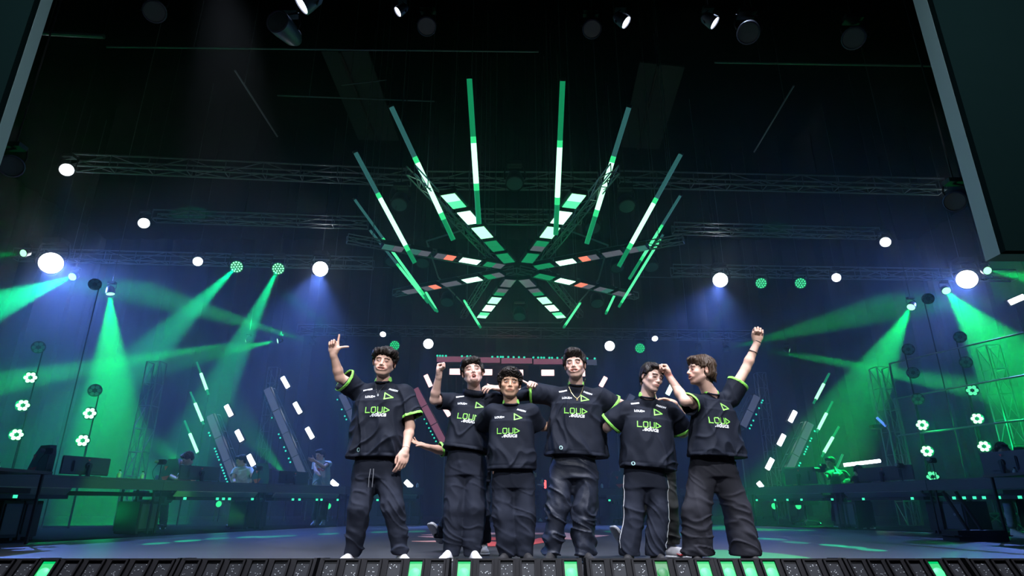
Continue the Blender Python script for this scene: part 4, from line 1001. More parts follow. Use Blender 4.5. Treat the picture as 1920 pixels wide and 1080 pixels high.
def jersey_marks(spec, cu=0.0, cv=0.0, sc=1.0, skip=()):
    """marks at their places on the chest, in metres from the neck point"""
    R = spec['torsoR'].copy(); up = Vector(R.col[2]); base = Vector(spec['J']['neck'])+Vector(R.col[0])*cu+up*cv
    def at2(x, y): return base+Vector(R.col[0])*x+up*y
    w, g = .0075*sc, .012
    lw, lh = .038, .045
    def L(x0): return x0
    rs = [ribbon([(-.105, .022), (-.105, -.022), (-.068, -.022)], w)]
    rs.append(ribbon([(-.052, .016), (-.046, .022), (-.020, .022), (-.014, .016), (-.014, -.016), (-.020, -.022), (-.046, -.022), (-.052, -.016)], w, True))
    rs.append(ribbon([(.004, .022), (.004, -.016), (.010, -.022), (.038, -.022), (.044, -.016), (.044, .022)], w))
    rs.append(ribbon([(.060, .022), (.060, -.022), (.104, -.001)], w, True))
    V, F = multi([([(a*sc*.92, b*sc) for a, b in v], f) for v, f in rs])
    if 'big' not in skip: project_decal(spec, V, F, at2(0, -.245), R, 'chest_wordmark', LIME)
    V, F = text_geo('.educa', .052*sc, .25, .0012); V = [(a, b) for a, b in V]
    if 'big' not in skip: project_decal(spec, V, F, at2(.008, -.283), R, 'chest_lettering', WHITE, off=.003)
    if 'tri' not in skip:
        V, F = ribbon([(-.030*sc, .028*sc), (-.030*sc, -.026*sc), (.034*sc, -.008*sc)], .0095*sc, True)
        project_decal(spec, V, F, at2(.078, -.128), R, 'chest_emblem', LIME)
    if 'small' not in skip:
        V, F = text_geo('LOUD+', .026*sc, 0, .001); project_decal(spec, V, F, at2(-.075, -.130), R, 'small_lettering', WHITE)
    if 'spon' not in skip:
        V, F = text_geo('PARION', .022*sc, .2, .001)
        a = -.25; V = [(x*math.cos(a)-y*math.sin(a), x*math.sin(a)+y*math.cos(a)) for x, y in V]
        project_decal(spec, V, F, at2(.108, -.070), R, 'shoulder_lettering', WHITE)
    if 'bar' not in skip:
        V, F = ribbon([(-.030, -.008), (0, .0), (.028, .006)], .013); project_decal(spec, V, F, at2(-.108, -.062), R, 'shoulder_mark', WHITE)
    if 'crest' not in skip:
        V, F = ribbon([(.012*math.cos(t), .014*math.sin(t)) for t in np.linspace(0, 2*PI, 10)[:-1]], .006, True); project_decal(spec, V, F, at2(-.125, -.565), R, 'hem_crest', mat('pale_green_print', (.3, .5, .5), .6))

def chain(spec, m, pts, pend):
    V = [];
    for (px, py) in pts:
        R = spec['torsoR']; f = R.col[1]; q = at(px, py, y=spec['y']); h = spec['bvh'].ray_cast(Vector(q)+f*.6, -f)
        if h[0] is None: V.append(q+f*.1)
        else: V.append(h[0]+f*.006)
    o = MB().path(V, .0022, 5).build('necklace', m, spec['root'], world=True)
    e = V[len(V)//2]; MB().box(e+Vector((-.007, -.004, -.016)), e+Vector((.007, .0, .002))).build('pendant', m, o, world=True)

def rot(yaw=0, pitch=0, roll=0):
    """head frame: columns right, forward, up. yaw>0 turns to image right, pitch>0 looks up, roll>0 tips the crown to image right"""
    f = Vector((0, -1, 0)); M = Matrix.Rotation(yaw, 3, 'Z') @ Matrix.Rotation(-pitch, 3, 'X') @ Matrix.Rotation(roll, 3, 'Y')
    B = Matrix(((-1, 0, 0), (0, -1, 0), (0, 0, 1)))
    return M @ B

def person(spec):
    J = spec['J']; y0 = spec['y']
    for k, q in list(J.items()):
        if len(q) == 2: J[k] = at(q[0], q[1], y=y0)
        elif isinstance(q, tuple) and len(q) == 3: J[k] = at(q[0], q[1], y=q[2])
    if 'hip' not in J: J['hip'] = (J['hl']+J['hr'])/2+Vector((0, 0, .06))
    a = (J['al']+J['ar'])/2 if 'al' in J else J['hip']
    root = empty('person', (a.x, a.y, 0), spec['label'], 'person'); spec['root'] = root
    spec['skin_joints'] = {'sl', 'sr', 'neck', 'head', 'hip'} | ({'el', 'wl'}) | ({'er', 'wr'})
    body_skin(root, spec, spec.get('res', .0042))
    if spec.get('hair'): hair(root, spec, spec.get('hres', .004))
    if spec.get('shirt'): shirt(root, spec, spec.get('cres', .0075))
    if spec.get('trousers'): trousers(root, spec, spec.get('cres', .0075))
    return spec
RES = .0042
def straight_hair(top=.08, fr=.03, side=.0, back=.0, **k):
    d = dict(add=[((0, -.02, .052), (.087, .102, top)), ((0, .062, .082), (.066, .045, fr)), ((0, -.06, 0), (.076, .055, .07)), ((-.080, -.005, .03), (.014, .045, .045)), ((.080, -.005, .03), (.014, .045, .045))],
             cut=[((0, .097, -.035), (.064, .062, .085)), ((0, .0, -.12), (.14, .14, .08)), ((-.088, .02, -.03), (.02, .05, .045)), ((.088, .02, -.03), (.02, .05, .045))], amp=.006)
    d['add'] += k.pop('more', []); d['cut'] += k.pop('less', []); d.update(k); return d
UP = dict(N=(0, -1, 0))
s1 = person(dict(name='fair', skin=(.72, .45, .35), y=5.2, mouth='smile', eyes=.14, brow=(.017, .023), stubble=.1, hs=1.03, fat=1.1, res=RES,
  label='leftmost person of the front line, smiling, raised hand making an L sign',
  headR=rot(.02, -.06, .13),
  J=dict(head=(721, 679, 5.16), neck=(719, 716, 5.22), sl=(672, 730, 5.24), sr=(757, 733, 5.22), el=(637, 708, 5.12), wl=(625, 664, 5.02),
         er=(769, 800, 5.20), wr=(760, 845, 5.10), cl=(645, 712, 5.15), cr=(771, 783, 5.20), hem=(704, 860, 5.20),
         hl=(684, 888, 5.22), hr=(725, 888, 5.22), kl=(672, 958, 5.15), kr=(737, 953, 5.15), al=(662, 1033, 5.2), ar=(751, 1028, 5.18)),
  handl=dict(D=(.02, -.1, 1), N=(0, -1, 0), S=(1, -.05, .1), curl=(0.0, .95, .97, .95), thumb='out', sc=1.02),
  handr=dict(D=(-.15, -.25, -1), N=(-.6, .8, -.1), S=(-.8, -.6, 0), curl=(.25, .35, .42, .45), thumb='down', sc=1.05),
  hair=straight_hair(.082, .034, more=[((-.03, .088, .075), (.035, .022, .020)), ((.06, .03, .07), (.04, .06, .04)), ((-.07, .03, .07), (.035, .06, .035)), ((-.086, 0, .035), (.022, .035, .035)), ((.083, 0, .035), (.020, .035, .035))],
            locks=[((-.07, .04, .06), (-.112, .03, .045), .014, .005), ((-.07, .05, .09), (-.10, .05, .08), .014, .005), ((.03, .09, .09), (.02, .108, .062), .012, .004), ((-.02, .09, .09), (-.045, .105, .058), .012, .004), ((0, .09, .09), (-.01, .11, .06), .012, .004), ((.05, .08, .09), (.055, .095, .055), .012, .004), ((.075, .05, .07), (.098, .045, .04), .012, .005)], amp=.007),
  shirt=dict(w=(.215, .228, .255), d=(.135, .145, .165), sleeve=(.082, .100), seed=4, amp=.024),
  trousers=dict(r=(.105, .088, .068), jog=True, seed=5, amp=.016)))
jersey_marks(s1, .0, -.02)
chain(s1, SILVER, [(707, 722), (708, 732), (711, 740), (714, 744), (717, 736), (722, 727), (727, 719)], 3)
MB().box((0, 0, 0), (.01, .01, .01)).bm.free()
s2 = person(dict(name='pink_fair', skin=(.74, .48, .40), y=5.6, mouth='open', eyes=.1, brow=(.021, .025), hs=1.08, fat=1.03, res=RES,
  label='person shouting with raised fist, wearing the hooded top, second from left',
  headR=rot(.10, .16, -.12),
  J=dict(head=(886, 698, 5.55), neck=(889, 737, 5.62), sl=(848, 748, 5.64), sr=(930, 746, 5.66), el=(814, 750, 5.52), wl=(823, 704, 5.40),
         er=(968, 742, 5.78), wr=(1003, 724, 5.52), cl=(822, 752, 5.55), cr=(962, 744, 5.78), hem=(873, 846, 5.60),
         hl=(856, 882, 5.62), hr=(892, 882, 5.62), kl=(853, 955, 5.6), kr=(890, 955, 5.58), al=(846, 1036, 5.6), ar=(886, 1036, 5.58)),
  handl=dict(D=(.05, -.15, 1), N=(.9, -.35, 0), S=(-.35, -.9, .2), curl=(.92, .95, .97, .95), thumb='over', sc=1.0),
  handr=dict(D=(-.25, -1, .15), N=(-.35, .0, -1), S=(.05, 0, 1), curl=(.75, .8, .85, .85), thumb='up', sc=1.0),
  hair=straight_hair(.078, .032, more=[((.05, .06, .07), (.04, .05, .03)), ((-.03, .075, .075), (.04, .035, .026)), ((-.085, 0, .01), (.016, .035, .05)), ((.085, 0, .02), (.014, .035, .04))],
            locks=[((.02, .085, .085), (.045, .105, .050), .014, .005), ((.0, .088, .085), (.005, .108, .050), .014, .004), ((-.03, .08, .085), (-.055, .09, .045), .015, .005)], amp=.006),
  shirt=dict(w=(.185, .20, .215), d=(.13, .14, .155), sleeve=(.078, .078), seed=8, amp=.018, hood=True, plainl=True, longr_=0, notrim=True),
  trousers=dict(r=(.098, .098, .072), seed=15, amp=.009)))
jersey_marks(s2, -.01, -.0, 1.0, skip=('spon',))
s3 = person(dict(name='tan', skin=(.62, .37, .25), y=5.3, mouth='closed', eyes=.42, brow=(.019, .022), hs=1.04, fat=1.03, jaw=.92, res=RES,
  label='shortest person of the front line, curly hair, serious face, between two taller ones',
  headR=rot(.04, -.02, .04),
  J=dict(head=(956, 719, 5.26), neck=(958, 757, 5.30), sl=(924, 768, 5.32), sr=(995, 768, 5.32), el=(905, 795, 5.62), wl=(880, 800, 5.8),
         er=(1018, 800, 5.50), wr=(1050, 800, 5.72), cl=(905, 795, 5.5), cr=(1008, 800, 5.42), hem=(959, 882, 5.30),
         hl=(944, 905, 5.32), hr=(981, 905, 5.32), kl=(944, 965, 5.3), kr=(983, 965, 5.3), al=(951, 1036, 5.3), ar=(984, 1036, 5.3)),
  hair=dict(kind='curly', k=.02, add=[((0, -.02, .055), (.090, .102, .086)), ((0, .060, .085), (.072, .048, .040)), ((0, -.06, .0), (.078, .055, .07)), ((-.080, .0, .04), (.020, .045, .045)), ((.080, .0, .04), (.020, .045, .045))],
       cut=[((0, .097, -.035), (.064, .062, .085)), ((0, .0, -.12), (.14, .14, .08)), ((-.088, .02, -.03), (.02, .05, .045)), ((.088, .02, -.03), (.02, .05, .045))], amp=.010),
  shirt=dict(w=(.185, .190, .202), d=(.125, .135, .15), sleeve=(.074, .085), seed=11, amp=.017, notrim=True),
  trousers=dict(r=(.092, .096, .068), seed=25, amp=.009)))
jersey_marks(s3, -.02, .0, .95, skip=('bar',))
s4 = person(dict(name='fair2', skin=(.72, .46, .37), y=5.45, mouth='smile', eyes=.14, brow=(.016, .022), hs=1.10, fat=.98, jaw=.9, stubble=.1, res=RES,
  label='tallest person of the front line, with swept-up hair and a gold chain',
  headR=rot(-.22, .02, -.04),
  J=dict(head=(1078, 684, 5.40), neck=(1080, 722, 5.46), sl=(1036, 737, 5.48), sr=(1126, 740, 5.48), el=(970, 742, 5.62), wl=(938, 729, 5.56),
         er=(1180, 765, 5.66), wr=(1216, 775, 5.52), cl=(996, 736, 5.52), cr=(1148, 760, 5.52), hem=(1080, 857, 5.45),
         hl=(1055, 888, 5.47), hr=(1098, 888, 5.47), kl=(1044, 955, 5.42), kr=(1096, 955, 5.42), al=(1036, 1034, 5.45), ar=(1094, 1034, 5.43)),
  handl=dict(D=(-.9, -.45, .1), N=(-.3, .4, -.9), S=(-.1, -.3, .5), curl=(.25, .3, .35, .35), thumb='side', sc=1.0),
  handr=dict(D=(1, .1, -.3), N=(.0, -1, 0), S=(0, 0, 1), curl=(.3, .35, .4, .45), thumb='side', sc=1.0),
  hair=straight_hair(.080, .036, more=[((0, .06, .095), (.060, .048, .030)), ((.02, .05, .102), (.045, .05, .026))], locks=[((.03, .07, .10), (.055, .085, .088), .015, .006), ((-.02, .075, .10), (-.04, .09, .09), .016, .006)], amp=.006),
  shirt=dict(w=(.235, .252, .268), d=(.135, .145, .165), sleeve=(.088, .098), seed=21, amp=.024),
  trousers=dict(r=(.108, .094, .080), seed=35, amp=.024, mat=mat('navy_crinkle_nylon', (.0160, .0205, .036), .55, bump=.35, bscale=160, noise=.2, nscale=9, spec=.3))))
jersey_marks(s4, -.01, -.01, 1.0)
chain(s4, GOLD, [(1064, 716), (1066, 727), (1070, 738), (1075, 747), (1080, 752), (1085, 747), (1090, 736), (1093, 726), (1095, 716)], 4)
def dark_sleeve(sp, a, b, c, r):
    v = Vol(np.min([a, b, c], 0)-.1, np.max([a, b, c], 0)+.1, .006); v.cone(a, b, r[0], r[1], k=.02); v.cone(b, c, r[1], r[2], k=.02, flat=True)
    V, Q = v.net(); V = relax(V, Q, 1, .5); N = vnormals(V, Q); V = V+N*(folds(V, N, ((1, 0, 0), (0, -1, 0), (0, 0, 1)), 'pant', .006, 3))[:, None]
    link('undersleeve', np_mesh('undersleeve', V, Q), CLOTH(), sp['root'])
J = s4['J']; dark_sleeve(s4, J['sl'].lerp(J['el'], .35), J['el'], J['wl']+(J['el']-J['wl']).normalized()*.01, (.050, .052, .040))
J = s2['J']; dark_sleeve(s2, J['cr'].lerp(J['sr'], .3), J['er'], J['wr']+(J['er']-J['wr']).normalized()*.01, (.055, .050, .036))
s5 = person(dict(name='pale', skin=(.73, .48, .40), y=5.25, mouth='closed', eyes=.08, brow=(.018, .022), hs=1.03, fat=.97, jaw=.92, res=RES,
  label='person with round wire glasses and closed eyes, head turned, second from right',
  headR=rot(.42, -.22, .20),
  J=dict(head=(1222, 707, 5.20), neck=(1213, 745, 5.26), sl=(1176, 764, 5.28), sr=(1254, 766, 5.28), el=(1140, 800, 5.38), wl=(1118, 812, 5.62),
         er=(1280, 812, 5.42), wr=(1300, 800, 5.60), cl=(1144, 795, 5.34), cr=(1280, 806, 5.36), hem=(1214, 880, 5.25),
         hl=(1190, 905, 5.27), hr=(1230, 905, 5.27), kl=(1188, 958, 5.25), kr=(1234, 958, 5.25), al=(1180, 1034, 5.25), ar=(1228, 1034, 5.25)),
  hair=straight_hair(.074, .022, more=[((-.05, .045, .075), (.045, .05, .026))], less=[((.03, .10, .045), (.05, .04, .035))], amp=.0035),
  shirt=dict(w=(.205, .212, .232), d=(.13, .14, .155), sleeve=(.084, .098), seed=31, amp=.017),
  trousers=dict(r=(.092, .084, .085), seed=45, amp=.009, piping=True)))
jersey_marks(s5, .0, -.01, 1.0)
def glasses(sp):
    C, R, sc = sp['J']['head'], sp['headR'], sp['hs']; p = lambda x, y, z: Vector(C)+(R @ Vector((x, y, z)))*sc
    g = MB()
    for s in (-1, 1):
        P_ = [p(s*.031+.023*math.cos(t), .101-.012*abs(math.cos(t)), -.008+.020*math.sin(t)) for t in np.linspace(0, 2*PI, 17)]; g.path(P_, .0013, 5)
        g.path([p(s*.054, .090, -.002), p(s*.083, .03, -.002), p(s*.086, -.02, -.006)], .0013, 5)
    g.path([p(-.009, .101, -.003), p(0, .104, .0), p(.009, .101, -.003)], .0013, 5)
    g.build('glasses', mat('thin_metal_frame', (.5, .48, .46), .3, 1.0), sp['root'], world=True)
glasses(s5)
s6 = person(dict(name='fair3', skin=(.72, .46, .36), y=5.15, mouth='grin', eyes=.14, brow=(.018, .024), hs=1.05, nose=1.06, stubble=.75, hairm=HAIRB, res=RES,
  label='rightmost person of the front line, laughing in profile, one fist high in the air',
  headR=rot(-1.42, .08, .02),
  J=dict(head=(1314, 695, 5.12), neck=(1331, 738, 5.16), sl=(1300, 752, 5.05), sr=(1369, 742, 5.26), el=(1284, 752, 4.98), wl=(1255, 706, 5.10),
         er=(1398, 692, 5.26), wr=(1420, 641, 5.22), cl=(1292, 758, 5.02), cr=(1384, 718, 5.26), hem=(1344, 858, 5.15),
         hl=(1318, 885, 5.17), hr=(1356, 885, 5.18), kl=(1306, 958, 5.12), kr=(1382, 955, 5.2), al=(1308, 1034, 5.15), ar=(1398, 1034, 5.2)),
  handl=dict(D=(-.35, .1, 1), N=(-.9, -.3, -.3), S=(.2, -.9, .1), curl=(.85, .9, .92, .92), thumb='over', sc=.98),
  handr=dict(D=(.12, -.1, 1), N=(-.1, -1, 0), S=(-1, 0, .1), curl=(.95, .97, .98, .97), thumb='over', sc=1.08),
  hair=straight_hair(.078, .030, more=[((0, -.075, -.02), (.070, .045, .075)), ((.070, -.035, -.005), (.025, .045, .055)), ((-.070, -.035, -.005), (.025, .045, .055)), ((0, -.09, -.075), (.05, .03, .04)), ((-.055, .03, .065), (.03, .045, .028)), ((.055, .03, .065), (.03, .045, .028))],
        less=[((-.092, .0, -.012), (.022, .030, .034)), ((.092, .0, -.012), (.022, .030, .034))], amp=.007, twist=.6),
  shirt=dict(w=(.195, .215, .262), d=(.13, .145, .18), sleeve=(.082, .092), seed=41, amp=.015, torso_side=(1, .42, 0)),
  trousers=dict(r=(.105, .105, .112), seed=55, amp=.012, mat=mat('grey_wide_trouser_cloth', (.024, .025, .034), .75, bump=.4, bscale=380, noise=.15, nscale=9, spec=.15))))
jersey_marks(s6, -.04, .0, 1.0, skip=('spon', 'bar', 'small', 'crest'))

s7 = person(dict(name='back1', skin=(.66, .40, .29), y=6.3, mouth='closed', res=.006, face=False,
  label='person stooping behind the hooded one, bare forearm reaching left with open hand',
  headR=rot(.2, -.5, 0),
  J=dict(head=(884, 792, 6.15), neck=(890, 812, 6.3), sl=(862, 836, 6.35), sr=(918, 836, 6.35), el=(828, 845, 6.25), wl=(800, 838, 6.1),
         er=(930, 870, 6.3), wr=(930, 900, 6.3), cl=(826, 843, 6.27), cr=(928, 865, 6.3), hem=(888, 905, 6.35),
         hl=(868, 920, 6.4), hr=(902, 920, 6.4), kl=(848, 965, 6.3), kr=(904, 965, 6.25), al=(827, 1003, 6.75), ar=(906, 1012, 6.4)),
  handl=dict(D=(-1, -.1, .35), N=(.1, -.4, .9), S=(0, -.9, -.3), curl=(.1, .12, .15, .2), thumb='side'),
  hair=straight_hair(), hres=.006, cres=.009,
  shirt=dict(w=(.15, .16, .17), d=(.12, .13, .14), sleeve=(.07, .068), seed=3, amp=.012),
  trousers=dict(r=(.085, .075, .062), seed=6, amp=.012)))
s8 = person(dict(name='back2', skin=(.66, .40, .29), y=5.9, mouth='closed', res=.006, face=False,
  label='person mostly hidden behind the one in glasses, bare hand on their shoulder, white sneakers',
  headR=rot(.0, -.2, 0),
  J=dict(head=(1218, 716, 5.95), neck=(1222, 755, 5.95), sl=(1202, 772, 5.92), sr=(1258, 772, 5.92), el=(1205, 830, 5.9), wl=(1205, 860, 5.9),
         er=(1277, 779, 5.72), wr=(1263, 756, 5.48), cl=(1204, 800, 5.9), cr=(1268, 785, 5.8), hem=(1230, 870, 5.92),
         hl=(1215, 890, 5.95), hr=(1250, 890, 5.95), kl=(1200, 950, 5.95), kr=(1256, 950, 5.92), al=(1182, 1012, 6.15), ar=(1259, 1014, 5.95)),
  handr=dict(D=(-.75, -.35, .28), N=(-.2, .2, -1), S=(-.3, -.9, 0), curl=(.2, .28, .3, .35), thumb='side', sc=1.05),
  hair=straight_hair(), hres=.006, cres=.009,
  shirt=dict(w=(.15, .16, .17), d=(.11, .12, .13), sleeve=(.065, .066), seed=3, amp=.012, notrim=True),
  trousers=dict(r=(.085, .075, .068), seed=6, amp=.012, mat=mat('olive_grey_trouser_cloth', (.035, .038, .036), .75))))
SOLE = mat('white_sole', (.55, .56, .58), .5); SOLEB = mat('black_sole', (.02, .02, .022), .5)
FLOORY = 0
shoe_w = mat('white_sneaker', (.60, .60, .62), .5); shoe_b = mat('black_sneaker', (.02, .02, .022), .5); RED = mat('red_panel', (.65, .03, .03), .5)
def feet(sp, m, so, yl=-.25, yr=.25, acc=None, **k):
    for s, yw in (('l', yl), ('r', yr)):
        a = sp['J']['a'+s]; shoe(sp['root'], Vector((a.x, a.y+.03, 0)), yw, m, so, accent=acc)
feet(s1, shoe_w, SOLE, -.3, .45, RED); feet(s2, shoe_w, SOLE); feet(s3, shoe_b, SOLEB); feet(s4, shoe_b, SOLEB); feet(s5, shoe_b, SOLE); feet(s6, shoe_b, SOLEB)
shoe(s7['root'], s7['J']['al']+Vector((-.02, .04, -.07)), -.5, shoe_w, SOLE, pitch=-.75); shoe(s7['root'], Vector((s7['J']['ar'].x, 6.45, 0)), .1, shoe_w, SOLE)
shoe(s8['root'], s8['J']['al']+Vector((-.06, .02, -.09)), -.9, shoe_w, SOLE, pitch=-.9); shoe(s8['root'], Vector((s8['J']['ar'].x-.03, 5.95, 0)), 1.25, shoe_w, SOLE, accent=RED)
for dx in (-.012, .012):
    hp = Vector(s1['J']['hip']); MB().path([hp+Vector((dx, -.15, -.03)), hp+Vector((dx*1.3, -.165, -.10)), hp+Vector((dx*1.2, -.165, -.17))], .003, 5).build('drawstring', mat('grey_cord', (.12, .13, .15), .7), s1['root'], world=True)
wv = s6['J']['wr']; dd = (s6['J']['er']-wv).normalized()
for k_, r_ in ((.0, .030), (.10, .040)):
    m_ = MB(); F_ = frame(dd); P_ = [wv+dd*k_+F_ @ Vector((math.cos(t)*r_, math.sin(t)*r_, 0)) for t in np.linspace(0, 2*PI, 19)]; m_.path(P_, .004, 5).build('bracelet', BLACK, s6['root'], world=True)
wv = s1['J']['wr']; dd = (s1['J']['er']-wv).normalized(); F_ = frame(dd)
MB().path([wv+dd*.02+F_ @ Vector((math.cos(t)*.031, math.sin(t)*.031, 0)) for t in np.linspace(0, 2*PI, 19)], .0025, 5).build('bracelet', SILVER, s1['root'], world=True)

# ------------------------------------------------------------------ desks and what stands on them
DESK = mat('charcoal_desk_board', (.085, .088, .100), .5, noise=.15, nscale=5); DESKD = mat('dark_desk_metal', (.018, .019, .022), .5, .3)
ZT = .84
def PT(px, py): p = at(px, py, z=ZT); return Vector((p.x, p.y, 0))
LROW = [PT(-260, 868), PT(-30, 884), PT(308, 900), PT(500, 907), PT(648, 912), PT(796, 914)]
RROW = [PT(1118, 915), PT(1275, 915), PT(1400, 914), PT(1560, 908), PT(1735, 900), PT(1960, 890), PT(2150, 878)]
def onrow(row, px):
    """point of the desk front edge seen at pixel column px, with the row direction and inward normal"""
    for a, b in zip(row, row[1:]):
        u = (px-960)/FPX
        def fx(p): return (p.x)/(p.y*_c+(ZT-CAMH)*_s)
        if min(fx(a), fx(b))-1e-6 <= u <= max(fx(a), fx(b))+1e-6:
            lo, hi = 0.0, 1.0
            for _ in range(30):
                m = (lo+hi)/2
                if (fx(a.lerp(b, m))-u)*(fx(b)-fx(a)) < 0: lo = m
                else: hi = m
            d = (b-a).normalized(); n = Vector((-d.y, d.x, 0)); n = n if n.y > 0 else -n
            return a.lerp(b, lo), d, n
    return row[0], Vector((1, 0, 0)), Vector((0, 1, 0))
GREENLED = glow('under_desk_cell', (.05, .95, .50), 1.3)
TRAY_LIT = mat('tray_lit_tone', (.45, .50, .45), .5); TRAY_UNLIT = mat('tray_unlit_tone', (.20, .20, .22), .5)  # left trays paler, their lamp light put into the colour; right trays unlit grey
def desk(a, b, lab, tray, cells, traym, box=True):
    d = (b-a); L = d.length; d.normalize(); n = Vector((-d.y, d.x, 0)); n = n if n.y > 0 else -n
    M = Matrix.Translation(a) @ Matrix((d, n, Vector((0, 0, 1)))).transposed().to_4x4(); root = empty('tournament_desk', a, lab, 'desk', 'long gaming desks on both sides')
    flip = M.to_3x3().determinant() < 0
    MB().box((.004, 0, ZT-.035), (L-.004, .82, ZT), 0, M).build('tabletop', DESK, root, world=True)
    MB().box((.004, -.002, ZT-.165), (L-.004, .03, ZT-.037), 0, M).build('front_panel', DESK, root, world=True)
    MB().box((.02, .32, ZT-.26), (L-.02, .62, ZT-.20), 0, M).build('cable_tray', DESKD, root, world=True)
    for x in (.06, L-.06):
        for y in (.10, .74): m_ = MB(); m_.prism([M @ Vector((x-.014, y-.014, ZT-.035)), M @ Vector((x+.014, y-.014, ZT-.035)), M @ Vector((x+.014, y+.014, ZT-.035)), M @ Vector((x-.014, y+.014, ZT-.035))], (0, 0, -1), ZT-.035); m_.build('leg', DESKD, root, world=True)
    if tray:
        x0, x1 = tray[0]*L, tray[1]*L
        r2 = empty('batten_light', M @ Vector(((x0+x1)/2, .2, .6)), 'batten light under '+lab, 'stage light')
        m_ = MB(); P_ = [M @ Vector(v) for v in ((x0, -.04, .665), (x1, -.04, .665), (x1, .05, .578), (x0, .05, .578))]
        m_.prism(P_, M.to_3x3() @ Vector((0, 1, .3)), .03); m_.build('tray_face', traym, r2, world=True)
        MB().box((x0, .0, .525), (x1, .22, .575), 0, M).build('cell_rail', DESKD, r2, world=True)
        for x in (x0+.1, x1-.1): MB().box((x-.01, .08, .57), (x+.01, .11, ZT-.16), 0, M).build('hanger', DESKD, r2, world=True)
        me = MB().box((-.026, -.012, -.020), (.026, .0, .020)).mesh('led_cell'); me.materials.append(GREENLED)
        for t in cells: put('led_cell', me, M @ Matrix.Translation((L*t, -.001, .550)), r2)
    return root
for i, (tr, ce) in enumerate((((.1, .8), (.3,)), ((.0, .42), (.16,)), ((.12, .90), (.2, .5, .56, .62, .86)), ((.10, .90), (.32, .4, .62, .68, .9)), ((.15, .9), (.4, .47)))):
    desk(LROW[i], LROW[i+1], f'left desk row, unit {("outside the frame edge", "at the left edge with the big monitor", "with the leaning player", "with the back turned player", "nearest the group")[i]}', tr, ce, TRAY_LIT)
for i, (tr, ce) in enumerate((((.12, .9), (.15, .85)), ((.1, .9), (.3, .6)), ((.12, .88), (.12, .35, .5, .66, .98)), ((.15, .95), (.35, .85)), ((.18, .85), (.24, .33, .42, .5, .62, .78, .84)), ((.1, .8), (.3,)))):
    desk(RROW[i], RROW[i+1], f'right desk row, unit {("nearest the group", "behind the laughing man", "with the first monitor", "with the photographer", "with the headset player at right edge", "outside the right frame edge")[i]}', tr, ce, TRAY_UNLIT)
MONM = mat('monitor_back', (.045, .048, .058), .4); REDP = mat('red_logo_print', (.75, .06, .05), .5)
def up_on(row, px, back=.3): p, d, n = onrow(row, px); return p+n*back+Vector((0, 0, ZT)), d, n
def monitor(row, x0, x1, ytop, lab, back=.25, m=MONM, tilt=0):
    (p, d, n), (q, _, _) = up_on(row, x0, back), up_on(row, x1, back); w = (q-p).length; c = (p+q)/2; h = at((x0+x1)/2, ytop, y=c.y).z-ZT
    R = Matrix((d, n, Vector((0, 0, 1)))).transposed().to_4x4(); M = Matrix.Translation(c) @ R; root = empty('monitor', c, lab, 'monitor')
    MB().box((-w/2, .0, .03), (w/2, .03, h), .008, M).build('panel', m, root, world=True); MB().box((-w*.3, -.03, h*.25), (w*.3, .0, h*.8), .012, M).build('back_bulge', m, root, world=True)
    MB().box((-.025, -.075, .0), (.025, -.03, h*.62), .006, M).build('stand_post', BLACK, root, world=True); MB().box((-.14, -.16, 0), (.14, .06, .012), .004, M).build('stand_foot', BLACK, root, world=True)
    P_ = [M @ Vector(v) for v in ((-.022, -.032, h*.88), (.022, -.032, h*.88), (0, -.032, h*.78))]; MB().prism(P_, n, .004).build('red_mark', REDP, root, world=True)
    MB().lathe([(.055, 0), (.045, .03)], M @ Matrix.Translation((0, -.03, h*.55)) @ Matrix.Rotation(PI/2, 4, 'X'), 16).build('mount_disc', BLACK, root, world=True)
monitor(LROW, 137, 226, 857, 'big monitor seen from behind on the left desk, leftmost'); monitor(LROW, 352, 427, 874, 'monitor in front of the leaning player'); monitor(LROW, 538, 592, 884, 'small dark monitor in front of the standing player', m=BLACK)
monitor(RROW, 1457, 1516, 877, 'monitor nearest the group on the right desk'); monitor(RROW, 1590, 1692, 875, 'wide monitor beside the white bar light'); monitor(RROW, 1822, 1908, 846, 'monitor hiding the headset player at right edge')
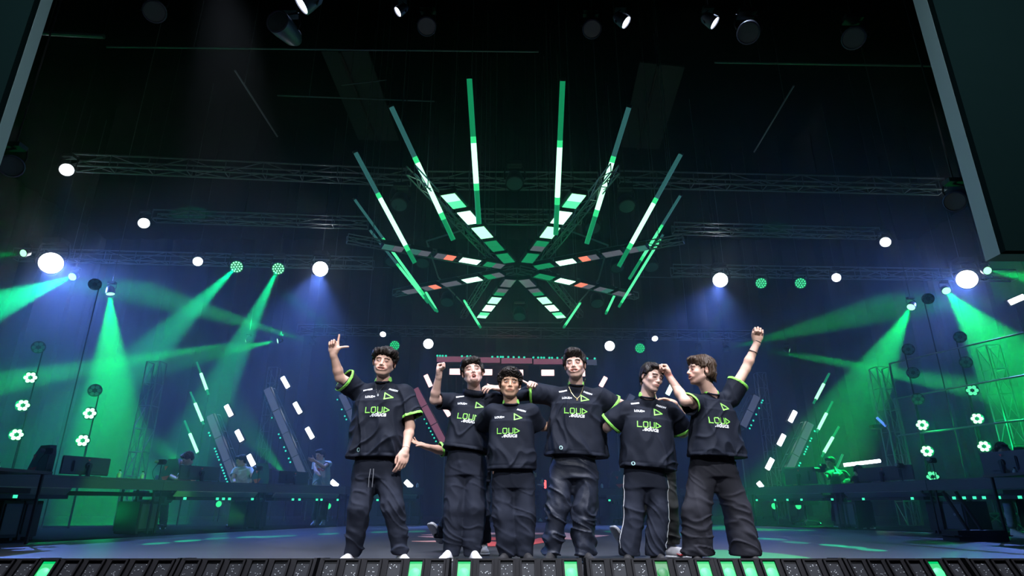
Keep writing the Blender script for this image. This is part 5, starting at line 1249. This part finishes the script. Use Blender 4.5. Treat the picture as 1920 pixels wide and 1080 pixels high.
def gaming_chair(pos, yaw, lab, m=None):
    m = m or mat('dark_teal_chair_shell', (.03, .045, .055), .5); M = Matrix.Translation(pos) @ Matrix.Rotation(yaw, 4, 'Z'); root = empty('gaming_chair', pos, lab, 'chair')
    MB().box((-.26, -.24, .44), (.26, .26, .54), .04, M).build('seat', m, root, world=True)
    pr = [(-.17, .5), (-.25, .62), (-.27, .95), (-.21, 1.18), (-.13, 1.30), (.13, 1.30), (.21, 1.18), (.27, .95), (.25, .62), (.17, .5)]; MB().prism([M @ Vector((x, .22+.12*(z-.5), z)) for x, z in pr], M.to_3x3() @ Vector((0, 1, .0)), .09).build('backrest', m, root, world=True)
    for s in (-1, 1): MB().box((s*.30-.04, -.15, .66), (s*.30+.04, .15, .70), .01, M).box((s*.30-.02, -.03, .48), (s*.30+.02, .03, .66), 0, M).build('armrest', MATTE, root, world=True)
    MB().tube(M @ Vector((0, 0, .10)), M @ Vector((0, 0, .44)), .03).build('gas_column', BLACK, root, world=True)
    for k in range(5):
        a = k*2*PI/5; e = Vector((.30*math.cos(a), .30*math.sin(a), .07)); sp_ = MB().tube(M @ Vector((0, 0, .11)), M @ e, .025, .018).build('base_spoke', BLACK, root, world=True)
        MB().tube(M @ (e+Vector((-.015, 0, -.035))), M @ (e+Vector((.015, 0, -.035))), .032, n=12).build('caster', BLACK, sp_, world=True)
    P_ = [M @ Vector((x, .17+.12*(z-.5), z)) for x, z in ((-.10, 1.16), (-.02, 1.16), (-.06, 1.08))]; MB().prism(P_, M.to_3x3() @ Vector((0, -1, 0)), .012).build('red_mark', REDP, root, world=True)
    P_ = [M @ Vector((x, .17+.12*(z-.5), z)) for x, z in ((-.11, .96), (.09, .98), (.0, .83))]; MB().prism(P_, M.to_3x3() @ Vector((0, -1, 0)), .012).build('red_mark', REDP, root, world=True)
def chair_at(row, px, back, yaw, lab): p, d, n = onrow(row, px); q = p+n*back; gaming_chair(Vector((q.x, q.y, 0)), yaw, lab)
chair_at(LROW, 122, .95, -.5, 'gaming chair with red marks behind the leftmost monitor'); chair_at(LROW, 390, 1.5, -.4, 'gaming chair behind the leaning player monitor'); chair_at(LROW, 528, 1.0, -.4, 'gaming chair with orange mark left of the small dark monitor')
chair_at(RROW, 1180, .9, .2, 'empty office chair seen between the tallest and the glasses wearer'); chair_at(RROW, 1880, 1.0, .6, 'chair of the headset player at the right edge'); chair_at(RROW, 1445, .9, .3, 'chair behind the first monitor of the right desk')
def pc(row, x0, x1, lab, m=GREY, front=.0, tri=False):
    (p, d, n), (q, _, _) = onrow(row, x0), onrow(row, x1); w = (q-p).length; M = Matrix.Translation(p+n*front) @ Matrix((d, n, Vector((0, 0, 1)))).transposed().to_4x4(); root = empty('computer_case', p, lab, 'computer')
    MB().box((0, .02, .04), (w, .48, .50), .008, M).build('case', MATTE, root, world=True); MB().box((.03, .0, .08), (w-.03, .02, .46), .004, M).build('side_panel', m, root, world=True)
    for x in (.03, w-.07): MB().box((x, .04, 0), (x+.04, .44, .04), 0, M).build('foot', MATTE, root, world=True)
    if tri: V, F = text_geo('OMET', .045); me = bpy.data.meshes.new('lettering'); me.from_pydata([tuple(M @ Vector((w-.14+a*(1 if (M.to_3x3() @ Vector((1, 0, 0))).x > 0 else -1), -.002, .30+b))) for a, b in V], [], F); link('lettering', me, WHITE, root)
GP = mat('grey_case_panel', (.06, .063, .08), .5)
pc(LROW, 40, 78, 'computer case with grey panel under the leftmost desk', GP, .15); pc(LROW, 288, 330, 'computer case with grey panel under the leaning player', GP, .15); pc(LROW, 487, 527, 'computer case under the second gaming chair', MATTE, .25); pc(RROW, 1543, 1580, 'computer case with grey panel under the right desk', GP, .15); pc(RROW, 1742, 1782, 'computer case with lettering under the right desk', GP, .12, True)
pc(LROW, 84, 118, 'black computer case beside the leftmost grey one', MATTE, .2); pc(RROW, 1705, 1736, 'black computer case beside the lettered one', MATTE, .2)
for row, px, lab in ((LROW, 6, 'small white bottle at the far left of the desk'), (LROW, 234, 'left one of the two small white bottles by the big monitor'), (LROW, 277, 'right one of the two small white bottles by the big monitor'), (LROW, 786, 'small white bottle at the end of the left desk row'), (RROW, 1130, 'small white bottle at the end of the right desk row'), (RROW, 1893, 'small white bottle beside the right edge monitor')):
    p, d, n = up_on(row, px, .12); root = empty('bottle', p, lab, 'bottle'); MB().lathe([(.028, 0), (.032, .02), (.032, .075), (.014, .095), (.014, .11)], Matrix.Translation(p), 14).build('body', mat('white_bottle', (.6, .65, .62), .3), root, True, True); MB().lathe([(.017, .11), (.017, .128)], Matrix.Translation(p), 12).build('cap', MATTE, root, True, True)
def cam_stand(row, px, top, lab, cable=True):
    p, d, n = up_on(row, px, .2); h = at(px, top, y=p.y).z-ZT; root = empty('small_camera', p, lab, 'camera'); MB().lathe([(.06, 0), (.05, .012)], Matrix.Translation(p), 14).build('foot', BLACK, root, world=True)
    MB().tube(p, p+Vector((0, 0, h-.05)), .008).build('stem', BLACK, root, world=True); c = p+Vector((0, 0, h)); MB().box(c-Vector((.06, .04, .045)), c+Vector((.06, .05, .04)), .012).build('camera_body', MATTE, root, world=True); MB().tube(c+Vector((-.05, -.02, 0)), c+Vector((-.10, -.05, .01)), .03, .026, 12).build('lens_hood', GREY, root, world=True)
    if cable: MB().path([c+Vector((-.05-.08*math.sin(t), 0, -.02-h*t/3.2)) for t in np.linspace(0, 3.0, 10)], .005, 5).build('cable', BLACK, root, world=True)
cam_stand(LROW, 104, 846, 'small camera on a stem at the far left of the desk'); cam_stand(LROW, 312, 866, 'small camera on a stem left of the leaning player'); cam_stand(LROW, 496, 878, 'small camera on a stem left of the second gaming chair'); cam_stand(RROW, 1737, 863, 'small camera on a stem under the right green petal lamps'); cam_stand(RROW, 1675, 873, 'thin stem with clip in front of the wide monitor', False)
cam_stand(RROW, 1534, 874, 'camera held up on a stem in front of the photographer')
# low stands under the right desks
r = empty('stand_base', at(1850, 1008, z=.0), 'black rounded weighted base with two posts at lower right', 'stand')
c = at(1853, 1015, z=0); MB().box(c+Vector((-.42, -.05, 0)), c+Vector((.35, .40, .13)), .06).build('base', mat('black_base', (.008, .008, .009), .7), r, world=True)
for dx in (-.12, .06): MB().tube(c+Vector((dx, .15, .12)), c+Vector((dx-.13, .3, .62)), .022).build('post', DESKD, r, world=True)
truss(at(1795, 980, y=11.4), at(1990, 982, y=11.4), 'pale low truss lying behind the right desk', .3, .5, m=mat('bright_aluminium', (.4, .42, .45), .35, .9))
truss(at(-90, 978, y=11.0), at(32, 975, y=11.0), 'pale low truss lying behind the left desk edge', .3, .5, m=mat('bright_aluminium', (.4, .42, .45), .35, .9))
# small round green lights seen below the desks
for px, py, lab in ((487, 946, 'round green lamp low behind the second gaming chair'), (615, 949, 'round green lamp low beside the leftmost person'), (1452, 949, 'left round green lamp low behind the right desk'), (1497, 949, 'right round green lamp low behind the right desk'), (410, 945, 'oval green lamp low behind the leaning player'), (1066, 902, 'tiny green lamp far behind between the tallest man legs')):
    p = at(px, py, y=18.5); lamp(p, p+Vector((0, -1, .1)), .085 if px != 1066 else .04, GREEN_ON if px != 1066 else TEAL_ON, lab, hang=False)
p = at(1022, 908, y=19); root = empty('red_light_strip', p, 'small glowing red light beside the crew member in black', 'light'); MB().box(p+Vector((-.03, 0, -.12)), p+Vector((.04, .05, .12)), .015).build('lamp', glow('red_strip', (1, .12, .12), 2), root, world=True); MB().tube(Vector((p.x, p.y+.03, 0)), p+Vector((0, .03, -.1)), .012).build('stand', BLACK, root, world=True)

# ------------------------------------------------------------------ batten lights along the stage front
CELLOFF = mat('dark_cell_glass', (.03, .032, .036), .12, spec=.8); CELLON = glow('batten_cell_green', (.0, .65, .16), 1.0); CELLMID = glow('batten_cell_mid', (.01, .40, .06), .7)
BATM = mat('batten_black', (.0045, .0045, .006), .6, spec=.10)
YB = 3.98; MOD = []
edges = [(-185, 88), (75, 341), (341, 597), (600, 845), (848, 1092), (1096, 1338), (1335, 1578), (1578, 1800), (1806, 2040)]
LIT = {0: (), 1: (0,), 2: (), 3: (4,), 4: (0, 5), 5: (3, 5), 6: (0, 1, 2), 7: (4,), 8: ()}
for bi, (xa, xb) in enumerate(edges):
    a, b = at(xa, 1047, y=YB+.10), at(xb, 1047, y=YB+.10); zt = a.z; x0, x1 = a.x+.012, b.x-.012; L = x1-x0
    names = ('far left, cut by the frame', 'second from the left', 'third from the left', 'under the leftmost pair of shoes', 'under the curly haired person', 'under the glasses wearer', 'with three green cells in a row', 'second from the right', 'far right, cut by the frame')
    root = empty('cell_batten', ((x0+x1)/2, YB, 0), 'black six-cell batten light, '+names[bi], 'stage light', 'battens along the stage edge')
    zf = zt-.135                                                      # tilted front: from (YB, zf) up to (YB+.10, zt)
    def q(x, t, n=0.0): return Vector((x, YB+.10*t-n*.80, zf+(zt-zf)*t+n*.60))
    prof = [(YB, zf), (YB+.10, zt), (YB+.24, zt-.01), (YB+.26, .03), (YB+.02, .03)]
    MB().prism([Vector((x0, y_, z_)) for y_, z_ in prof], (1, 0, 0), L).build('body', BATM, root, world=True)
    for x in (x0-.006, x1-.012): MB().prism([Vector((x, y_+dy, z_+dz)) for (y_, z_), (dy, dz) in zip(prof, ((-.012, 0), (-.004, .003), (.0, .003), (.0, 0), (-.012, 0)))], (1, 0, 0), .018).build('end_plate', BATM, root, world=True)
    for k in range(6):
        cx = x0+L*(k+.5)/6; w2 = L/6*.30; on = k in LIT[bi]; cm = CELLON if on else CELLOFF
        if (bi, k) in ((5, 3),): cm = CELLMID
        for (u0, u1, t0, t1) in ((-w2-.012, w2+.012, .86, .93), (-w2-.012, w2+.012, .09, .16), (-w2-.012, -w2, .12, .90), (w2, w2+.012, .12, .90)):
            MB().prism([q(cx+u0, t0, .018), q(cx+u1, t0, .018), q(cx+u1, t1, .018), q(cx+u0, t1, .018)], (0, .8, -.6), .018).build('cell_rim', BATM, root, world=True)
        m_ = MB(); m_.prism([q(cx-w2, .16, .003), q(cx+w2, .16, .003), q(cx+w2, .86, .003), q(cx-w2, .86, .003)], (0, .8, -.6), .004); c_ = m_.build('cell', cm, root, world=True)
        if not on:
            me = MB(); rg = random.Random(k+bi*7)
            for j in range(9): u, t = rg.uniform(-.8, .8)*w2, rg.uniform(.25, .75); c = q(cx+u, t, .006); me.box(c-Vector((.0022, .0022, .0022)), c+Vector((.0022, .0022, .0022)))
            o = me.build('led_points', mat('led_dome', (.75, .8, .85), .15), c_, world=True); o['kind'] = 'stuff'
        else:
            MB().lathe([(.034, -.004), (.030, .006), (.016, .012), (.004, .013)], Matrix.Translation(q(cx, .42, .006)) @ frame((0, -.8, .6)).to_4x4(), 16).build('cell_lens', CELLG if cm is CELLON else CELLD, c_, True, True)

# ------------------------------------------------------------------ people at the desks
JW = mat('white_player_jersey', (.58, .63, .66), .7, bump=.3, bscale=300, noise=.1, nscale=6); JB = mat('black_crew_tee', (.012, .012, .014), .8); JT = mat('dark_green_jersey', (.05, .09, .08), .7)
DARKP = mat('black_trouser', (.012, .012, .015), .8); JEAN = mat('pale_jeans', (.30, .38, .42), .8, noise=.2, nscale=12)
def bgp(lab, y, J, hr_, mtx, hairm=HAIRM, mt=None, tr=None, hl=None, hrh=None, sw=.17, hem_t=True, sleeve=(.07, .08), legs=True, hs=1.0, back=False, trr=(.09, .075, .07)):
    sp = dict(name='bg'+str(len(J)), skin=(.66, .42, .32), y=y, mouth='closed', res=.007, hres=.006, cres=.011, face=False, label=lab, headR=hr_, J=J, hs=hs, hairm=hairm, hair=straight_hair(.085, .035),
              shirt=dict(w=(sw, sw*1.05, sw*1.12), d=(.12, .13, .14), sleeve=sleeve, seed=5, amp=.014, mat=mtx, notrim=True, trim=mtx), trousers=dict(r=trr, seed=2, amp=.01, mat=mt or DARKP))
    if hl: sp['handl'] = hl
    if hrh: sp['handr'] = hrh
    return person(sp)
HR = dict(D=(.5, -.3, -.8), N=(0, 0, -1), S=(-1, 0, 0), curl=(.3, .4, .4, .4), thumb='down')
b1 = bgp('player in white jersey leaning over the left desk toward the monitor', 12.6, dict(head=(352, 860, 12.3), neck=(344, 868, 12.5), sl=(330, 878, 12.75), sr=(349, 878, 12.35), el=(322, 894, 12.4), wl=(335, 900, 12.0), er=(335, 899, 12.0), wr=(362, 898, 11.75),
     cl=(326, 888, 12.5), cr=(339, 895, 12.1), hem=(307, 905, 12.9), hl=(296, 908, 13.1), hr=(310, 908, 12.9), kl=(292, 945, 13.0), kr=(308, 945, 12.8), al=(288, 984, 13.1), ar=(306, 986, 12.9)), rot(-.9, -.5, .15), JW, HAIRB, hrh=HR, sw=.18)
b2 = bgp('player in teal-lit white jersey with back turned, at left desk', 14.2, dict(head=(452, 864), neck=(456, 874), sl=(442, 880), sr=(469, 880), el=(437, 898, 14.0), wl=(440, 904, 13.8), er=(474, 897, 14.0), wr=(470, 904, 13.8),
     cl=(438, 892, 14.1), cr=(473, 892, 14.1), hem=(456, 912), hl=(449, 916), hr=(464, 916), kl=(447, 945), kr=(465, 945), al=(446, 975), ar=(466, 975)), rot(-.9, -.2, -.1), JW, sw=.17)
b3 = bgp('standing player in white jersey drinking, hand at the mouth', 15.2, dict(head=(600, 853), neck=(603, 862), sl=(591, 868), sr=(617, 868), el=(592, 884, 14.9), wl=(600, 892, 14.8), er=(607, 876, 14.75), wr=(590, 864, 14.7),
     cl=(590, 880), cr=(612, 872, 15.0), hem=(602, 912), hl=(596, 916), hr=(609, 916), kl=(594, 945), kr=(610, 945), al=(590, 972), ar=(606, 972)), rot(-.5, -.1, 0), JW, hrh=dict(D=(-1, 0, .3), N=(0, -1, 0), S=(0, 0, 1), curl=(.3, .4, .4, .4), thumb='side'), sw=.18, hs=1.05)
b4 = bgp('crew member in black between the two desk rows, looking down', 18.5, dict(head=(1001, 886), neck=(1003, 894), sl=(995, 899), sr=(1015, 899), el=(992, 912), wl=(1000, 913, 18.2), er=(1018, 912, 18.3), wr=(1008, 909, 18.0),
     cl=(993, 905), cr=(1017, 906), hem=(1005, 922), hl=(999, 926), hr=(1011, 926), kl=(998, 950), kr=(1012, 950), al=(994, 973), ar=(1012, 973)), rot(-.5, -.35, 0), JB, sw=.16)
b5 = bgp('photographer in dark jersey behind the right desk, camera to face', 14.0, dict(head=(1557, 868), neck=(1562, 879), sl=(1556, 886, 13.7), sr=(1582, 886), el=(1548, 896, 13.5), wl=(1540, 884, 13.3), er=(1590, 900), wr=(1580, 905, 13.6),
     cl=(1551, 893, 13.6), cr=(1589, 896), hem=(1572, 912), hl=(1566, 916), hr=(1580, 916), kl=(1566, 942), kr=(1582, 942), al=(1566, 974), ar=(1583, 974)), rot(-1.1, 0, 0), JT, sw=.17)
b6 = bgp('dark silhouetted person seen from behind beside the wide monitor', 13.6, dict(head=(1610, 884), neck=(1613, 893), sl=(1603, 897), sr=(1626, 899), el=(1600, 908), wl=(1606, 913), er=(1630, 908), wr=(1626, 914),
     cl=(1601, 905), cr=(1629, 906), hem=(1614, 918), hl=(1608, 920), hr=(1620, 920), kl=(1606, 940, 13.2), kr=(1622, 940, 13.2), al=(1606, 974, 13.1), ar=(1622, 974, 13.1)), rot(PI, 0, 0), JB, sw=.15)
b7 = bgp('seated player with headset, eyes just above the right edge monitor', 10.4, dict(head=(1879, 846, 10.2), neck=(1882, 866), sl=(1862, 878), sr=(1903, 878), el=(1858, 900, 10.1), wl=(1872, 905, 9.9), er=(1908, 900, 10.1), wr=(1894, 905, 9.9),
     cl=(1859, 894), cr=(1907, 894), hem=(1884, 925), hl=(1874, 930), hr=(1896, 930), kl=(1888, 935, 9.75), kr=(1914, 935, 9.75), al=(1898, 985, 9.5), ar=(1924, 985, 9.5)), rot(-.2, -.1, 0), JW, mt=JEAN, trr=(.085, .07, .06))
C, R = b7['J']['head'], b7['headR']; hp = lambda x, y, z: Vector(C)+R @ Vector((x, y, z))
m_ = MB(); m_.path([hp(.10*math.cos(t), -.01, .02+.125*math.sin(t)) for t in np.linspace(0, PI, 13)], .010, 6); o_ = m_.build('headset_band', BLACK, b7['root'], world=True)
for s in (-1, 1): MB().tube(hp(s*.075, -.01, 0), hp(s*.115, -.01, 0), .038, n=14).build('ear_cup', MATTE, o_, world=True)
for sp, m1 in ((b1, shoe_b), (b2, shoe_b), (b3, shoe_w), (b4, shoe_w), (b5, shoe_b), (b6, shoe_b), (b7, shoe_w)):
    for s in 'lr': a = sp['J']['a'+s]; shoe(sp['root'], Vector((a.x, a.y+.03, 0)), .1, m1, SOLE)
p = b5['J']['wl']; root = empty('photo_camera', p, 'black photo camera held to the photographer face', 'camera'); MB().box(p+Vector((-.07, -.05, -.02)), p+Vector((.07, .05, .09)), .012).build('body', MATTE, root, world=True); MB().tube(p+Vector((-.05, -.03, .035)), p+Vector((-.19, -.08, .035)), .042, n=14).build('lens', MATTE, root, world=True)
# back print of the turned player and chest print of the standing one
for sp, tx, sz in ((b1, 'VIVO', .07), (b3, 'VIVO', .10)):
    Rr = sp['torsoR']; V, F = text_geo(tx, sz, .2, .003); V = [(a*1.0, b) for a, b in V]
    project_decal(sp, V, F, Vector(sp['J']['neck'])-Vector(Rr.col[2])*.24, Rr, 'chest_print', REDP, off=.012)

# ------------------------------------------------------------------ lamps that dress floor and desks
for (px, py, pw) in ((293, 1019, 1), (352, 1014, 1.4), (407, 1009.5, .6), (466, 1007, 1), (502, 1006.5, 1), (535, 1005, .7), (616, 1001, 1), (713, 997.5, .8), (782, 996.5, .8), (1150, 997, .7), (1280, 1002, .8), (1422, 1009.5, .8), (1452, 1011, .8), (1492, 1017, .7), (1562, 1022.5, 1.2), (1598, 1026, 1), (1634, 1031, 1)):
    t = at(px, py, z=0); lamp_light('floor_spot', Vector((t.x*.8, -2.5, 6.2)), t, 70000*pw, (.0, 1.0, .36), .62, .15, .01, None)
t = at(1405, 1042, z=0); lamp_light('floor_spot', Vector((4.2, -2.5, 6.2)), t, 60000, (.0, 1.0, .16), 2.4, .1, .01, None)
lamp_light('desk_green_spot', Vector((-2.9, 7.2, .30)), at(250, 929, y=10.2), 450, (.12, 1.0, .16), 14, .6, .05, None)
point_light('under_desk_glow', at(200, 960, y=10.6), 4, (.0, 1.0, .25), .2); point_light('under_desk_glow', at(420, 965, y=13), 3, (.0, 1.0, .3), .2); point_light('under_desk_glow', at(1780, 950, y=11.2), 4, (.0, 1.0, .25), .2); point_light('under_desk_glow', at(1640, 975, y=14.2), 3, (.0, 1.0, .25), .2)
point_light('rig_glow', at(885, 420, z=5.3), 3, (.0, 1.0, .3), .2); point_light('rig_glow', at(1050, 420, z=5.3), 3, (.0, 1.0, .3), .2); point_light('rig_glow', at(970, 520, z=5.2), 3, (.0, 1.0, .3), .2); point_light('rig_glow', at(970, 590, z=5.1), 5, (.0, 1.0, .3), .2)
lamp_light('desk_teal_spot', Vector((-6, 19, 6.5)), at(456, 890, y=14.2), 300, (.1, .9, .75), 6, .5, .05, None)
lamp_light('desk_wash', Vector((-4.2, 6.5, 8.8)), at(450, 880, y=13.4), 550, (.8, .86, 1), 15, .7, .15, None)
o_ = area_light('overhead_wash', (0, 2.6, 8.6), (0, 5.4, 0), 340, (.82, .84, .96), 11, 1.0); o_.data.spread = math.radians(46)
for sx in (-1, 1): lamp_light('back_rim', Vector((sx*3.2, 6.75, 9.3)), (sx*.8, 5.2, 1.0), 900, (.55, .68, 1.0), 14, .6, .12, None)
# mains cables between the desks and the floor
